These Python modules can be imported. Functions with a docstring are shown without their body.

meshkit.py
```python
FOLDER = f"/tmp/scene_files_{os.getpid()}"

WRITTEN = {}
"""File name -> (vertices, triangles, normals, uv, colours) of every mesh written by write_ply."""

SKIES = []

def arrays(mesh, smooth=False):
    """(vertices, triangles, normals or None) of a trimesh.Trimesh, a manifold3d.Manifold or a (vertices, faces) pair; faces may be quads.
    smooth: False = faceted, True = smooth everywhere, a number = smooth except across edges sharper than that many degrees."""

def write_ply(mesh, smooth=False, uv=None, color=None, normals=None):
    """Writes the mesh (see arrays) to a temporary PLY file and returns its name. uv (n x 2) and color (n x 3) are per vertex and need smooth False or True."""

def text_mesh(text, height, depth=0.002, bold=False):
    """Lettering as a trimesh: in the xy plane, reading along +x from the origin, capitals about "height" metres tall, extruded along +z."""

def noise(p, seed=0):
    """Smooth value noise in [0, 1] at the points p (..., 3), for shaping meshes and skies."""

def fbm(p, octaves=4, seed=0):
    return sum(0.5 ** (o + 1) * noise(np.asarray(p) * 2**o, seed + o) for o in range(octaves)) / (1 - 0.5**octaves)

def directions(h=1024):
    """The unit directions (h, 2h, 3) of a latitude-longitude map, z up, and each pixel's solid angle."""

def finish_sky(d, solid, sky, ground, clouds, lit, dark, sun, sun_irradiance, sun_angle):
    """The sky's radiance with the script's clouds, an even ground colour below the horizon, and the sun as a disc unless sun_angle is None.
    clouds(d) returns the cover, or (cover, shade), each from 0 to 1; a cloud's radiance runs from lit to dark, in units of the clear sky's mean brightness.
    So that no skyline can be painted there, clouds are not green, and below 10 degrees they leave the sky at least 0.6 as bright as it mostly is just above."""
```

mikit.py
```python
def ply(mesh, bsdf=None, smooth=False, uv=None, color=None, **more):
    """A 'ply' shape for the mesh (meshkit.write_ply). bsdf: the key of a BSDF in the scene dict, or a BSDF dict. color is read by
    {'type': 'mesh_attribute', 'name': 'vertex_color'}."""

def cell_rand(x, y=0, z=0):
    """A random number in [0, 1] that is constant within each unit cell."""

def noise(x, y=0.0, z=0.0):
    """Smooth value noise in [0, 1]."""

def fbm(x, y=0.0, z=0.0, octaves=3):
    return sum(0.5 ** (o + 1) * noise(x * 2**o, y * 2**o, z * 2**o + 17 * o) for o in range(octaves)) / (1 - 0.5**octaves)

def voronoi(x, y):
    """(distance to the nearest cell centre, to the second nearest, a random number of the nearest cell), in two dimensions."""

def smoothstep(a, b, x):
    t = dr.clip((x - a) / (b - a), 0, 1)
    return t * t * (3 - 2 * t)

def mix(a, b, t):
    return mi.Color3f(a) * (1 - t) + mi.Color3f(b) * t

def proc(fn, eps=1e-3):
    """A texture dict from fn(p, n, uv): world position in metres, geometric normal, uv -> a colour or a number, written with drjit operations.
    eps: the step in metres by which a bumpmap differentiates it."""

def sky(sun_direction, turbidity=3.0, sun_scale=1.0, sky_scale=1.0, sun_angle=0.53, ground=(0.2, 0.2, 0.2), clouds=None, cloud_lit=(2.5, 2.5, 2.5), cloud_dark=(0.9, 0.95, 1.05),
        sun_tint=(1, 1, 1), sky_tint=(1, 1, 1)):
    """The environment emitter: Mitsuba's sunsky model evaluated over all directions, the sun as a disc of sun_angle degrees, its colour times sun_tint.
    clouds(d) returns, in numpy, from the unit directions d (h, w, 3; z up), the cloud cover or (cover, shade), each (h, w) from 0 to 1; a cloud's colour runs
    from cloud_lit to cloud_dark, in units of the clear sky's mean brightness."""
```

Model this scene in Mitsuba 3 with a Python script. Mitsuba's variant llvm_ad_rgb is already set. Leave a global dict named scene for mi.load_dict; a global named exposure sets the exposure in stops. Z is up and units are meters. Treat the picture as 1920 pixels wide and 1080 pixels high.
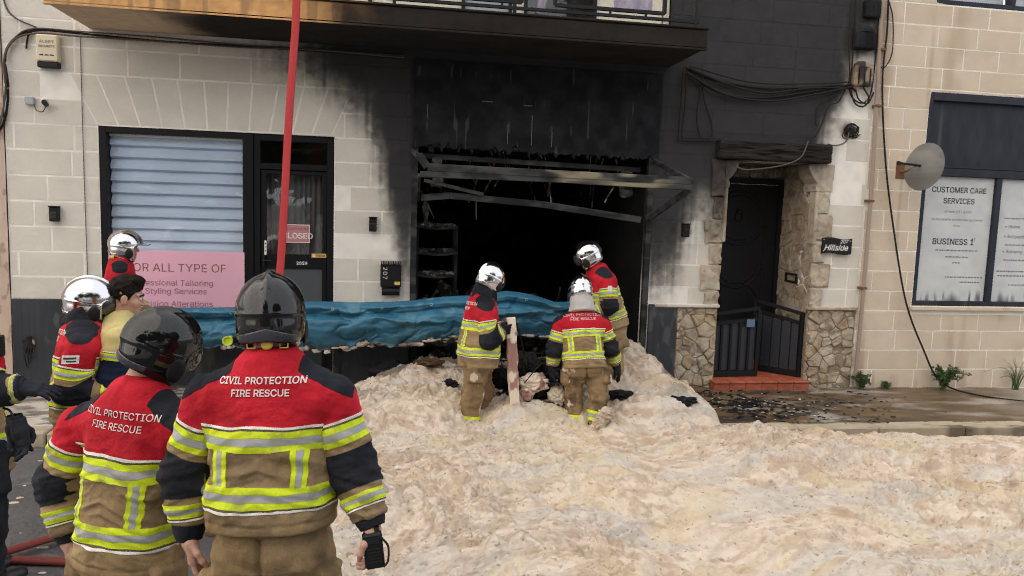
import math
import numpy as np
import drjit as dr
import mitsuba as mi
import trimesh
import shapely
from shapely.geometry import Polygon, box as sbox
from scipy.spatial import cKDTree
import mikit, meshkit
from mikit import proc, noise, fbm, voronoi, smoothstep, mix, cell_rand

T = mi.ScalarTransform4f
scene, labels = {}, {}
RNG = np.random.default_rng(7)

# ------------------------------------------------------------------ camera, sky, exposure
YAW, PIT, ROL = np.radians([9.333, 5.887, 1.826])
_f = np.array([math.sin(YAW) * math.cos(PIT), math.cos(YAW) * math.cos(PIT), -math.sin(PIT)])
_r = np.array([math.cos(YAW), -math.sin(YAW), 0.0])
_u = np.cross(_r, _f)
_u = -math.sin(ROL) * _r + math.cos(ROL) * _u
CAM = np.array([0.0, -8.5, 2.18])                       # a phone held up above the heads, 8.5 m from the house front
scene['camera'] = {'type': 'perspective', 'fov': 69.86, 'fov_axis': 'x', 'near_clip': 0.05, 'far_clip': 400.0,
                   'to_world': T().look_at(origin=CAM.tolist(), target=(CAM + _f).tolist(), up=_u.tolist())}
# bright overcast: a large soft sun behind the cloud, high, to the left of the camera and a little behind it
scene['sky'] = mikit.sky((-0.70, -0.38, 0.80), turbidity=3, sun_scale=0.34, sun_angle=100, clouds=lambda d: 1.0,
                         cloud_lit=(2.46, 2.5, 2.62))
exposure = 2.45

# ------------------------------------------------------------------ scene dict helpers
def numbered(key):
    if key not in scene and key not in labels:
        return key
    i = 1
    while f'{key}_{i:03d}' in scene or f'{key}_{i:03d}' in labels:
        i += 1
    return f'{key}_{i:03d}'

_used = set()
def fresh(key):
    k, i = key, 0
    while k in _used or k in scene:
        i += 1
        k = f'{key}_{i:03d}'
    _used.add(k)
    return k

def thing(name, label, cat, group=None, kind=None):
    key = fresh(name)
    labels[key] = {'label': label, 'category': cat}
    if group: labels[key]['group'] = group
    if kind: labels[key]['kind'] = kind
    return key

def put(key, mesh, bsdf, smooth=False, uv=None, normals=None, label=None, kind=None, color=None, **more):
    """One mesh as ONE entry of the scene."""
    key = fresh(key) if key not in labels or key in scene else key
    if normals is not None:
        path = meshkit.write_ply(mesh, True, uv, color, normals)
        d = {'type': 'ply', 'filename': path, 'face_normals': False, 'bsdf': {'type': 'ref', 'id': bsdf}, **more}
    else:
        d = mikit.ply(mesh, bsdf, smooth=smooth, uv=uv, color=color, **more)
    scene[key] = d
    if label or kind:
        labels.setdefault(key, {})
        if label: labels[key]['label'] = label
        if kind: labels[key]['kind'] = kind
    return key

def part(parent, name, mesh, bsdf, **kw):
    return put(f'{parent}__{name}', mesh, bsdf, **kw)

def structure(name, mesh, bsdf, label, **kw):
    labels[name] = {'label': label, 'category': name.replace('_', ' '), 'kind': 'structure'}
    _used.add(name)
    key = name
    scene[key] = mikit.ply(mesh, bsdf, **kw) if 'normals' not in kw else None
    return key

# ------------------------------------------------------------------ small meshes
def cat(ms):
    return trimesh.util.concatenate(ms)

def bx(x0, x1, y0, y1, z0, z1, b=0.0):
    """A box, its edges chamfered by b."""
    if b <= 0:
        m = trimesh.creation.box((x1 - x0, y1 - y0, z1 - z0))
        m.apply_translation(((x0 + x1) / 2, (y0 + y1) / 2, (z0 + z1) / 2))
        return m
    pts = []
    for sx in (0, 1):
        for sy in (0, 1):
            for sz in (0, 1):
                c = np.array([(x0, x1)[sx], (y0, y1)[sy], (z0, z1)[sz]])
                s = np.array([1 - 2 * sx, 1 - 2 * sy, 1 - 2 * sz]) * b
                for k in range(3):
                    q = c + s
                    q[k] = c[k]
                    pts.append(q)
    return trimesh.convex.convex_hull(np.array(pts))

def bar(a, b, w, h=None, up=(0, 0, 1), ch=0.0):
    """A rectangular bar from a to b, w wide (along up x axis) and h high (along up)."""
    a, b = np.asarray(a, float), np.asarray(b, float)
    h = h or w
    ax = b - a
    L = np.linalg.norm(ax)
    ax /= L
    up = np.asarray(up, float)
    if abs(ax @ up) > 0.95: up = np.array([0, 1.0, 0])
    sd = np.cross(ax, up); sd /= np.linalg.norm(sd)
    u2 = np.cross(sd, ax)
    m = bx(0, L, -w / 2, w / 2, -h / 2, h / 2, ch)
    M = np.eye(4)
    M[:3, 0], M[:3, 1], M[:3, 2], M[:3, 3] = ax, -sd, u2, a
    m.apply_transform(M)
    return m

def catmull(pts, n=8):
    p = np.asarray(pts, float)
    if len(p) < 3:
        return np.array([p[0] + (p[1] - p[0]) * t for t in np.linspace(0, 1, n + 1)])
    q = np.vstack([2 * p[0] - p[1], p, 2 * p[-1] - p[-2]])
    out = []
    for i in range(1, len(q) - 2):
        a, b, c, d = q[i - 1:i + 3]
        for t in np.linspace(0, 1, n, endpoint=False):
            out.append(0.5 * (2 * b + (c - a) * t + (2 * a - 5 * b + 4 * c - d) * t ** 2 + (3 * b - a - 3 * c + d) * t ** 3))
    out.append(p[-1])
    return np.array(out)

def tube(pts, r, sides=8, flat=1.0, n=8, curve=True, nrm=(0, 0, 1)):
    """A round (or flattened) tube along a smooth curve."""
    c = catmull(pts, n) if curve else np.asarray(pts, float)
    r = np.broadcast_to(np.interp(np.linspace(0, 1, len(c)), np.linspace(0, 1, len(np.atleast_1d(r))), np.atleast_1d(r)), len(c))
    t = np.gradient(c, axis=0)
    t /= np.maximum(np.linalg.norm(t, axis=1, keepdims=True), 1e-9)
    ref = np.asarray(nrm, float)
    if np.mean(np.abs(t @ ref)) > 0.9: ref = np.array([0, 1.0, 0])
    s = np.cross(t, ref); s /= np.maximum(np.linalg.norm(s, axis=1, keepdims=True), 1e-9)
    u = np.cross(s, t)
    a = np.arange(sides) / sides * 2 * np.pi
    v = c[:, None] + r[:, None, None] * (np.cos(a)[None, :, None] * s[:, None] + flat * np.sin(a)[None, :, None] * u[:, None])
    m = len(c)
    f = []
    idx = np.arange(m * sides).reshape(m, sides)
    nx = np.roll(idx, -1, 1)
    f.append(np.stack([idx[:-1], nx[:-1], nx[1:]], -1).reshape(-1, 3))
    f.append(np.stack([idx[:-1], nx[1:], idx[1:]], -1).reshape(-1, 3))
    V = v.reshape(-1, 3)
    V = np.vstack([V, c[0], c[-1]])
    f.append(np.stack([nx[0], idx[0], np.full(sides, len(V) - 2)], -1))
    f.append(np.stack([idx[-1], nx[-1], np.full(sides, len(V) - 1)], -1))
    return trimesh.Trimesh(V, np.vstack(f), process=False)

def lathe(prof, n=24):
    """Revolve (r, z) pairs about z."""
    return trimesh.creation.revolve(np.asarray(prof, float), sections=n)

def frame_matrix(o, ex, ey, ez):
    M = np.eye(4)
    M[:3, 0], M[:3, 1], M[:3, 2], M[:3, 3] = ex, ey, ez, o
    return M

_text = {}
def lettering(s, h, x, z, y=-0.002, anchor='m', bold=False, slant=0.0, sx=1.0, depth=0.0012):
    """Lettering that stands upright facing the street (-y), anchored at (x, z)."""
    k = (s, bold)
    if k not in _text:
        _text[k] = meshkit.text_mesh(s, 1.0, 1.0, bold)
    v, f = _text[k].vertices.copy(), _text[k].faces
    v[:, :2] *= h
    v[:, 0] *= sx
    v[:, 0] += slant * v[:, 1]
    w = v[:, 0].max() + v[:, 0].min()
    off = {'l': 0, 'm': -w / 2, 'r': -w}[anchor]
    V = np.stack([v[:, 0] + off + x, y - v[:, 2] * depth, v[:, 1] + z], -1)
    return trimesh.Trimesh(V, f[:, :], process=False)

def block(poly, y, proud, depth=0.03, bev=0.005, rough=0.0, seed=0):
    """A stone: a convex outline in the facade's x-z plane with a chamfered face that stands proud towards the street."""
    p = np.array(poly.exterior.coords)[:-1]
    if Polygon(p).exterior.is_ccw is False: p = p[::-1]
    q = np.array(shapely.buffer(poly, -bev, join_style='mitre').exterior.coords)[:-1]
    if len(q) != len(p):
        q = p + (p.mean(0) - p) * 0.02
    else:
        if Polygon(q).exterior.is_ccw is False: q = q[::-1]
        k = np.argmin([np.linalg.norm(np.roll(q, -i, 0) - p) for i in range(len(q))])
        q = np.roll(q, -k, 0)
    n = len(p)
    V = np.vstack([np.c_[p[:, 0], np.full(n, y + depth), p[:, 1]], np.c_[p[:, 0], np.full(n, y - proud + bev * 0.7), p[:, 1]], np.c_[q[:, 0], np.full(n, y - proud), q[:, 1]]])
    if rough:
        r = np.random.default_rng(seed)
        V[2 * n:, 1] += r.normal(0, rough, n)
    F = []
    for r_ in (0, 1):
        for i in range(n):
            a, b = r_ * n + i, r_ * n + (i + 1) % n
            F += [[a, b, b + n], [a, b + n, a + n]]
    c = len(V)
    V = np.vstack([V, V[2 * n:].mean(0)])
    for i in range(n):
        F.append([2 * n + i, 2 * n + (i + 1) % n, c])
    return trimesh.Trimesh(V, F, process=False)

# ------------------------------------------------------------------ implicit surfaces: one smooth skin from many soft shapes
def rcone(P, a, b, ra, rb):
    a, b = np.asarray(a, np.float32), np.asarray(b, np.float32)
    ab = b - a
    t = np.clip(((P - a) @ ab) / max(float(ab @ ab), 1e-9), 0, 1)
    d = P - a - t[:, None] * ab
    return np.sqrt(np.einsum('ij,ij->i', d, d)) - (ra + (rb - ra) * t)

def elli(P, c, r, R=None):
    q = P - np.asarray(c, np.float32)
    if R is not None: q = q @ np.asarray(R, np.float32)
    r = np.asarray(r, np.float32)
    k0 = np.sqrt(((q / r) ** 2).sum(1)); k1 = np.sqrt(((q / r ** 2) ** 2).sum(1))
    return k0 * (k0 - 1) / np.maximum(k1, 1e-6)

def rbox(P, c, hs, r, R=None):
    q = P - np.asarray(c, np.float32)
    if R is not None: q = q @ np.asarray(R, np.float32)
    q = np.abs(q) - (np.asarray(hs, np.float32) - r)
    return np.sqrt((np.maximum(q, 0) ** 2).sum(1)) + np.minimum(q.max(1), 0) - r

def smin(a, b, k):
    h = np.maximum(k - np.abs(a - b), 0) / k
    return np.minimum(a, b) - h * h * k * 0.25

def smax(a, b, k):
    return -smin(-a, -b, k)

def grad(f, P, e=0.002):
    g = np.empty_like(P)
    for k in range(3):
        d = np.zeros(3, np.float32); d[k] = e
        g[:, k] = (f(P + d) - f(P - d)) / (2 * e)
    return g

def surfnet(f, lo, hi, h, project=2):
    """Surface nets of f < 0 on a narrow band; vertices are moved onto the surface, normals from the gradient."""
    lo, hi = np.asarray(lo, float), np.asarray(hi, float)
    S = 4
    nc = np.ceil((hi - lo) / (h * S)).astype(int) + 1
    cc = [lo[k] + (np.arange(nc[k]) + 0.5) * h * S for k in range(3)]
    C = np.stack(np.meshgrid(*cc, indexing='ij'), -1).reshape(-1, 3).astype(np.float32)
    dc = f(C).reshape(nc)
    near = np.abs(dc) < h * S * 1.9
    n = nc * S
    D = np.repeat(np.repeat(np.repeat(dc, S, 0), S, 1), S, 2).astype(np.float32)
    fl = np.argwhere(near)
    o = np.stack(np.meshgrid(*[np.arange(S)] * 3, indexing='ij'), -1).reshape(-1, 3)
    idx = (fl[:, None] * S + o[None]).reshape(-1, 3)
    P = (lo + (idx + 0.5) * h).astype(np.float32)
    D[idx[:, 0], idx[:, 1], idx[:, 2]] = f(P)
    neg = D < 0
    cnt = np.zeros(n - 1, np.int8)
    for a in (0, 1):
        for b in (0, 1):
            for c in (0, 1):
                cnt += neg[a:n[0] - 1 + a, b:n[1] - 1 + b, c:n[2] - 1 + c]
    act = np.argwhere((cnt > 0) & (cnt < 8))
    vid = np.full(n - 1, -1, np.int64)
    vid[act[:, 0], act[:, 1], act[:, 2]] = np.arange(len(act))
    acc, num = np.zeros((len(act), 3)), np.zeros(len(act))
    corners = [(a, b, c) for a in (0, 1) for b in (0, 1) for c in (0, 1)]
    val = {c: D[act[:, 0] + c[0], act[:, 1] + c[1], act[:, 2] + c[2]] for c in corners}
    for c in corners:
        for k in range(3):
            if c[k] == 0:
                e = tuple(1 if j == k else c[j] for j in range(3))
                v0, v1 = val[c], val[e]
                m = (v0 < 0) != (v1 < 0)
                t = v0[m] / (v0[m] - v1[m])
                q = np.tile(np.array(c, float), (m.sum(), 1)); q[:, k] += t
                acc[m] += q; num[m] += 1
    V = lo + (act + acc / num[:, None] + 0.5) * h
    F = []
    for k in range(3):
        i, j = [(1, 2), (2, 0), (0, 1)][k]
        A = [slice(None)] * 3; B = [slice(None)] * 3
        A[k], B[k] = slice(0, -1), slice(1, None)
        cr = np.argwhere(neg[tuple(A)] != neg[tuple(B)])
        ok = (cr[:, i] > 0) & (cr[:, j] > 0) & (cr[:, i] < n[i] - 1) & (cr[:, j] < n[j] - 1)
        cr = cr[ok]
        inside = neg[cr[:, 0], cr[:, 1], cr[:, 2]]
        def cell(di, dj):
            q = cr.copy(); q[:, i] += di; q[:, j] += dj
            return vid[q[:, 0], q[:, 1], q[:, 2]]
        a, b, c, d = cell(-1, -1), cell(0, -1), cell(0, 0), cell(-1, 0)
        q = np.stack([a, b, c, d], 1)
        q[~inside] = q[~inside][:, ::-1]
        F.append(q[:, [0, 1, 2]]); F.append(q[:, [0, 2, 3]])
    F = np.vstack(F)
    F = F[(F >= 0).all(1)]
    V32 = V.astype(np.float32)
    for _ in range(project):
        g = grad(f, V32)
        d = f(V32)
        st = d[:, None] * g / np.maximum((g ** 2).sum(1, keepdims=True), 0.05)
        ln = np.linalg.norm(st, axis=1, keepdims=True)
        V32 = V32 - st * np.minimum(1, 0.6 * h / np.maximum(ln, 1e-9))
    N = grad(f, V32)
    N /= np.maximum(np.linalg.norm(N, axis=1, keepdims=True), 1e-9)
    return Skin(V32.astype(float), F, N)

class Skin:
    """Vertices, triangles and normals; can be displaced, cut along any field, and thickened."""
    def __init__(s, v, f, n):
        s.v, s.f, s.n = v, f, n
    def renormal(s):
        n = np.zeros_like(s.v)
        a = np.cross(s.v[s.f[:, 1]] - s.v[s.f[:, 0]], s.v[s.f[:, 2]] - s.v[s.f[:, 0]])
        for k in range(3): np.add.at(n, s.f[:, k], a)
        s.n = n / np.maximum(np.linalg.norm(n, axis=1, keepdims=True), 1e-12)
        return s
    def moved(s, M):
        R = M[:3, :3]
        n = s.n @ np.linalg.inv(R)
        return Skin(s.v @ R.T + M[:3, 3], s.f, n / np.maximum(np.linalg.norm(n, axis=1, keepdims=True), 1e-12))
    def compact(s, f):
        u, inv = np.unique(f, return_inverse=True)
        return Skin(s.v[u], inv.reshape(-1, 3), s.n[u])
    def cut(s, g):
        """(where g < 0, where g >= 0): g holds one number per vertex."""
        g = np.where(np.abs(g) < 1e-7, 1e-7, g)
        neg = g < 0
        c = neg[s.f].sum(1)
        ins, out = [s.f[c == 3]], [s.f[c == 0]]
        V, N, nv = [s.v], [s.n], len(s.v)
        mixed = s.f[(c == 1) | (c == 2)]
        if len(mixed):
            cm = neg[mixed].sum(1)
            lone = np.where(cm == 1, np.argmax(neg[mixed], 1), np.argmin(neg[mixed], 1))
            i = np.arange(len(mixed))
            a, b, d = mixed[i, lone], mixed[i, (lone + 1) % 3], mixed[i, (lone + 2) % 3]
            e = np.vstack([np.sort(np.stack([a, b], 1), 1), np.sort(np.stack([a, d], 1), 1)])
            key = e[:, 0].astype(np.int64) * nv + e[:, 1]
            u, inv = np.unique(key, return_inverse=True)
            p, q = u // nv, u % nv
            t = (g[p] / (g[p] - g[q]))[:, None]
            V.append(s.v[p] + t * (s.v[q] - s.v[p]))
            nn = s.n[p] + t * (s.n[q] - s.n[p])
            N.append(nn / np.maximum(np.linalg.norm(nn, axis=1, keepdims=True), 1e-9))
            pab, pad = nv + inv[:len(mixed)], nv + inv[len(mixed):]
            one = np.stack([a, pab, pad], 1)
            two = np.vstack([np.stack([pab, b, d], 1), np.stack([pab, d, pad], 1)])
            m = cm == 1
            m2 = np.tile(m, 2)
            ins += [one[m], two[~m2]]; out += [one[~m], two[m2]]
        all_ = Skin(np.vstack(V), None, np.vstack(N))
        return all_.compact(np.vstack(ins)), all_.compact(np.vstack(out))
    def shell(s, h, down=0.003):
        """The piece lifted by h along its normals, its rim closed back down to the surface."""
        v = s.v + s.n * h
        e = np.vstack([s.f[:, [0, 1]], s.f[:, [1, 2]], s.f[:, [2, 0]]])
        key = np.sort(e, 1)
        _, inv, cnt = np.unique(key, axis=0, return_inverse=True, return_counts=True)
        b = e[cnt[inv.ravel()] == 1]
        nv = len(v)
        rim = np.unique(b)
        mp = np.full(nv, -1); mp[rim] = np.arange(len(rim))
        # top copies of the rim keep their normals; the wall gets vertices of its own
        wt = v[rim]; wb = s.v[rim] - s.n[rim] * down
        o1, o2 = nv, nv + len(rim)
        a, c = mp[b[:, 0]], mp[b[:, 1]]
        F = np.vstack([s.f, np.stack([a + o1, a + o2, c + o1], 1), np.stack([c + o1, a + o2, c + o2], 1)])
        V = np.vstack([v, wt, wb])
        wn = np.zeros((len(rim), 3))
        fn = np.cross(wb[a] - wt[a], wt[c] - wt[a])
        np.add.at(wn, a, fn); np.add.at(wn, c, fn)
        wn /= np.maximum(np.linalg.norm(wn, axis=1, keepdims=True), 1e-12)
        return Skin(V, F, np.vstack([s.n, wn, wn]))
    def tm(s):
        return trimesh.Trimesh(s.v, s.f, process=False)
    def ok(s):
        return len(s.f) > 4

def skin(parent, name, s, bsdf, uv=None, **kw):
    """One part for each connected piece of the skin; slivers join the largest."""
    if not s.ok(): return None
    from scipy.sparse import coo_matrix
    from scipy.sparse.csgraph import connected_components
    e = np.vstack([s.f[:, :2], s.f[:, 1:]])
    _, key = np.unique(np.round(s.v, 4), axis=0, return_inverse=True)
    key = key.ravel(); k = key[e]
    nc, lab = connected_components(coo_matrix((np.ones(len(k)), (k[:, 0], k[:, 1])), shape=(key.max() + 1,) * 2), directed=False)
    fl = lab[key[s.f[:, 0]]]
    big = [c for c in np.unique(fl) if (fl == c).sum() >= max(40, 0.02 * len(fl))] or [fl[0]]
    last = None
    for j, c in enumerate(big):
        m = fl == c
        u, inv = np.unique(s.f[m], return_inverse=True)
        last = part(parent, name, (s.v[u], inv.reshape(-1, 3)), bsdf, normals=s.n[u], uv=None if uv is None else uv[u], **kw)
    return last

# ------------------------------------------------------------------ materials
def rgb(*c):
    return {'type': 'rgb', 'value': list(map(float, c))}

def plain(name, c, rough=0.6, **kw):
    b = {'type': 'principled', 'base_color': c if isinstance(c, dict) else rgb(*c), 'roughness': rough, **kw}
    if rough >= 0.55: b.setdefault('specular', 0.12)
    scene[name] = {'type': 'twosided', 'bsdf': b}

def bumpy(name, c, rough, fn, scale, eps=1e-3, **kw):
    b = {'type': 'principled', 'base_color': c if isinstance(c, dict) else rgb(*c), 'roughness': rough, **kw}
    if rough >= 0.55: b.setdefault('specular', 0.12)
    scene[name] = {'type': 'twosided', 'bsdf': {'type': 'bumpmap', 'arbitrary': proc(fn, eps), 'scale': scale, 'bsdf': b}}

def span(v, a, b, sa, sb):
    return smoothstep(a - sa, a, v) * (1 - smoothstep(b, b + sb, v))

def soot(p):
    """How thick the fire's soot lies on the house front: a crust over the garage and under the balcony, with ragged, grainy edges."""
    x, z = p.x, p.z
    w = fbm(x * 1.3, z * 1.3 + 9, 3.3, octaves=3) - 0.5
    x2, z2 = x + 0.28 * w, z + 0.35 * w
    gar = span(x2, 0.17, 3.25, 0.64 + 0.75 * smoothstep(2.75, 3.5, z), 0.55) * smoothstep(1.9, 2.75, z2)
    edge = span(x2, 0.08, 3.3, 0.26, 0.38) * smoothstep(0.7, 1.9, z2) * 0.8
    over = span(x2, 0.0, 5.2, 2.4, 0.55) * smoothstep(3.15, 3.85, z2)
    right = span(x2, 3.0, 5.0, 0.3, 0.6) * smoothstep(2.45, 3.1, z2)
    pier = span(x2, 3.0, 3.95, 0.3, 0.3) * smoothstep(1.25, 2.9, z2) * 0.85
    box_ = span(x2, 5.45, 5.84, 0.1, 0.12) * smoothstep(3.95, 4.4, z2) * 0.8
    d = dr.sqrt(dr.square(p.x - 5.57) + dr.square(p.z - 3.33))
    blot = (1 - smoothstep(0.03, 0.16, d)) * 0.8
    clear = 1 - (1 - gar) * (1 - over) * (1 - right) * (1 - pier) * (1 - box_) * (1 - blot) * (1 - edge)
    g = fbm(x * 14, z * 14, p.y * 3 + 2, octaves=3) - 0.5
    streak = noise(x * 26, z * 1.6, 4.0) - 0.5
    s = smoothstep(0.05, 0.92, clear + (0.38 * g + 0.24 * streak) * (1 - dr.abs(2 * clear - 1)))
    return s

SOOT = (0.0145, 0.0155, 0.0205)
def sooted(c, p, keep=0.04):
    s = soot(p)
    crust = mi.Color3f(*SOOT) * (0.65 + 0.9 * fbm(p.x * 9, p.z * 9, 1.5, octaves=3))
    return mix(c, crust, s * (1 - keep))

def f_stone(p, n, uv):
    """Limestone blocks: uv.x a tone of its own for each block, uv.y the quarry (0 grey house, 1 warm beige house)."""
    g = fbm(p.x * 5, p.z * 5, p.y * 5, octaves=3)
    fine = noise(p.x * 90, p.z * 90, p.y * 90)
    grey = mix((0.595, 0.568, 0.51), (0.65, 0.622, 0.565), uv.x)
    warm = mix((0.535, 0.45, 0.35), (0.62, 0.54, 0.435), uv.x)
    c = mix(grey, warm, uv.y) * (0.89 + 0.15 * g + 0.06 * fine)
    # rain streaks washed down from the window sills of the beige house
    st = smoothstep(0.5, 0.8, noise(p.x * 11, p.z * 0.5, 7.0)) * uv.y * smoothstep(0.45, 0.6, fbm(p.x * 1.2, p.z * 1.2, 5.0))
    c = mix(c, mi.Color3f(0.30, 0.2, 0.13), st * 0.38)
    return sooted(c, p)

def f_mortar(p, n, uv):
    c = mi.Color3f(0.79, 0.77, 0.72) * (0.85 + 0.25 * fbm(p.x * 8, p.z * 8, octaves=2))
    return sooted(c, p, 0.025)

def h_stone(p, n, uv):
    return fbm(p.x * 22, p.z * 22, p.y * 22, octaves=3)

bumpy('mat_stone', proc(f_stone), 0.9, h_stone, 0.006)
plain('mat_mortar', proc(f_mortar), 0.95)

def f_rubble(p, n, uv):
    g = fbm(p.x * 6, p.z * 6, p.y * 6, octaves=3)
    c = mix((0.37, 0.29, 0.195), (0.45, 0.40, 0.33), uv.x) * (0.55 + 0.85 * g)
    c = mix(c, mi.Color3f(0.20, 0.10, 0.05), 0.55 * smoothstep(0.52, 0.78, fbm(p.x * 9 + 5, p.z * 9, p.y * 9, octaves=3)))
    c = mix(c, mi.Color3f(0.045, 0.04, 0.04), 0.5 * smoothstep(0.60, 0.74, fbm(p.x * 13 + 15, p.z * 15, p.y * 13, octaves=4)))
    c = mix(c, mi.Color3f(0.50, 0.46, 0.38), 0.5 * smoothstep(0.62, 0.72, fbm(p.x * 17 + 2, p.z * 17, p.y * 17, octaves=2)))
    return sooted(c, p, 0.1)
bumpy('mat_rubble', proc(f_rubble), 0.9, lambda p, n, uv: fbm(p.x * 18, p.z * 18, p.y * 18, octaves=3), 0.02)

def f_balcony(p, n, uv):
    w = 0.5 * (fbm(p.x * 2.1, p.z * 2, p.y * 2, octaves=3) - 0.5)
    g = fbm(p.x * 12, p.z * 12, p.y * 12, octaves=3)
    face = mi.Color3f(0.60, 0.335, 0.145) * (0.65 + 0.65 * g)
    soff = mi.Color3f(0.47, 0.36, 0.25) * (0.8 + 0.35 * g)
    c = dr.select(n.z < -0.7, soff, face)
    run = smoothstep(0.62, 0.85, noise(p.x * 17, p.z * 1.2, 3.0)) * 0.5
    c = mix(c, mi.Color3f(0.16, 0.11, 0.07), run * dr.select(n.z < -0.7, 0.2, 1.0))
    s1 = dr.select(n.z < -0.7, smoothstep(-2.9, -1.3, p.x + w * 1.3), smoothstep(-1.25, 0.25, p.x + w * 1.3))
    s = smoothstep(0.2, 0.85, s1 + 0.3 * (g - 0.5) * (1 - dr.abs(2 * s1 - 1)))
    crust = mi.Color3f(0.0145, 0.0145, 0.0155) * (0.6 + 0.9 * fbm(p.x * 4, p.z * 9, p.y * 4, octaves=3))
    return mix(c, crust, s * 0.985)
bumpy('mat_balcony', proc(f_balcony), 0.9, lambda p, n, uv: fbm(p.x * 20, p.z * 20, p.y * 20, octaves=3), 0.01)

def f_charred(p, n, uv):
    """Burnt plaster, wood and metal: black with grey ash and a few bare scrapes."""
    g = fbm(p.x * 7, p.z * 7, p.y * 7, octaves=4)
    c = mix((0.0105, 0.011, 0.0135), (0.023, 0.0235, 0.027), smoothstep(0.3, 0.75, g))
    scr = smoothstep(0.86, 0.93, noise(p.x * 30, p.z * 3.5, p.y * 30))
    return mix(c, mi.Color3f(0.10, 0.098, 0.095), scr * 0.4)
plain('mat_garage', proc(lambda p, n, uv: mi.Color3f(0.012, 0.012, 0.013) * (0.5 + fbm(p.x * 3, p.y * 3, p.z * 3, octaves=3))), 0.95)
bumpy('mat_charred', proc(f_charred), 0.85, lambda p, n, uv: fbm(p.x * 16, p.z * 16, p.y * 16, octaves=4), 0.015)

def f_steel(p, n, uv):
    """The garage door frame: burnt grey steel with patches of bare and yellowed metal."""
    g = fbm(p.x * 5, p.z * 11, p.y * 5, octaves=3)
    c = mix((0.022, 0.024, 0.026), (0.065, 0.068, 0.068), smoothstep(0.35, 0.7, g))
    bare = span(p.x + 0.4 * (g - 0.5), 1.75, 2.6, 0.25, 0.5) * smoothstep(2.44, 2.50, p.z) * smoothstep(-0.9, -1.0, p.y) * smoothstep(0.3, 0.6, noise(p.x * 5, p.z * 20, p.y * 9))
    return mix(c, mi.Color3f(0.30, 0.265, 0.19), bare * 0.8)
plain('mat_steel', proc(f_steel), 0.6, metallic=0.2)

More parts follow.
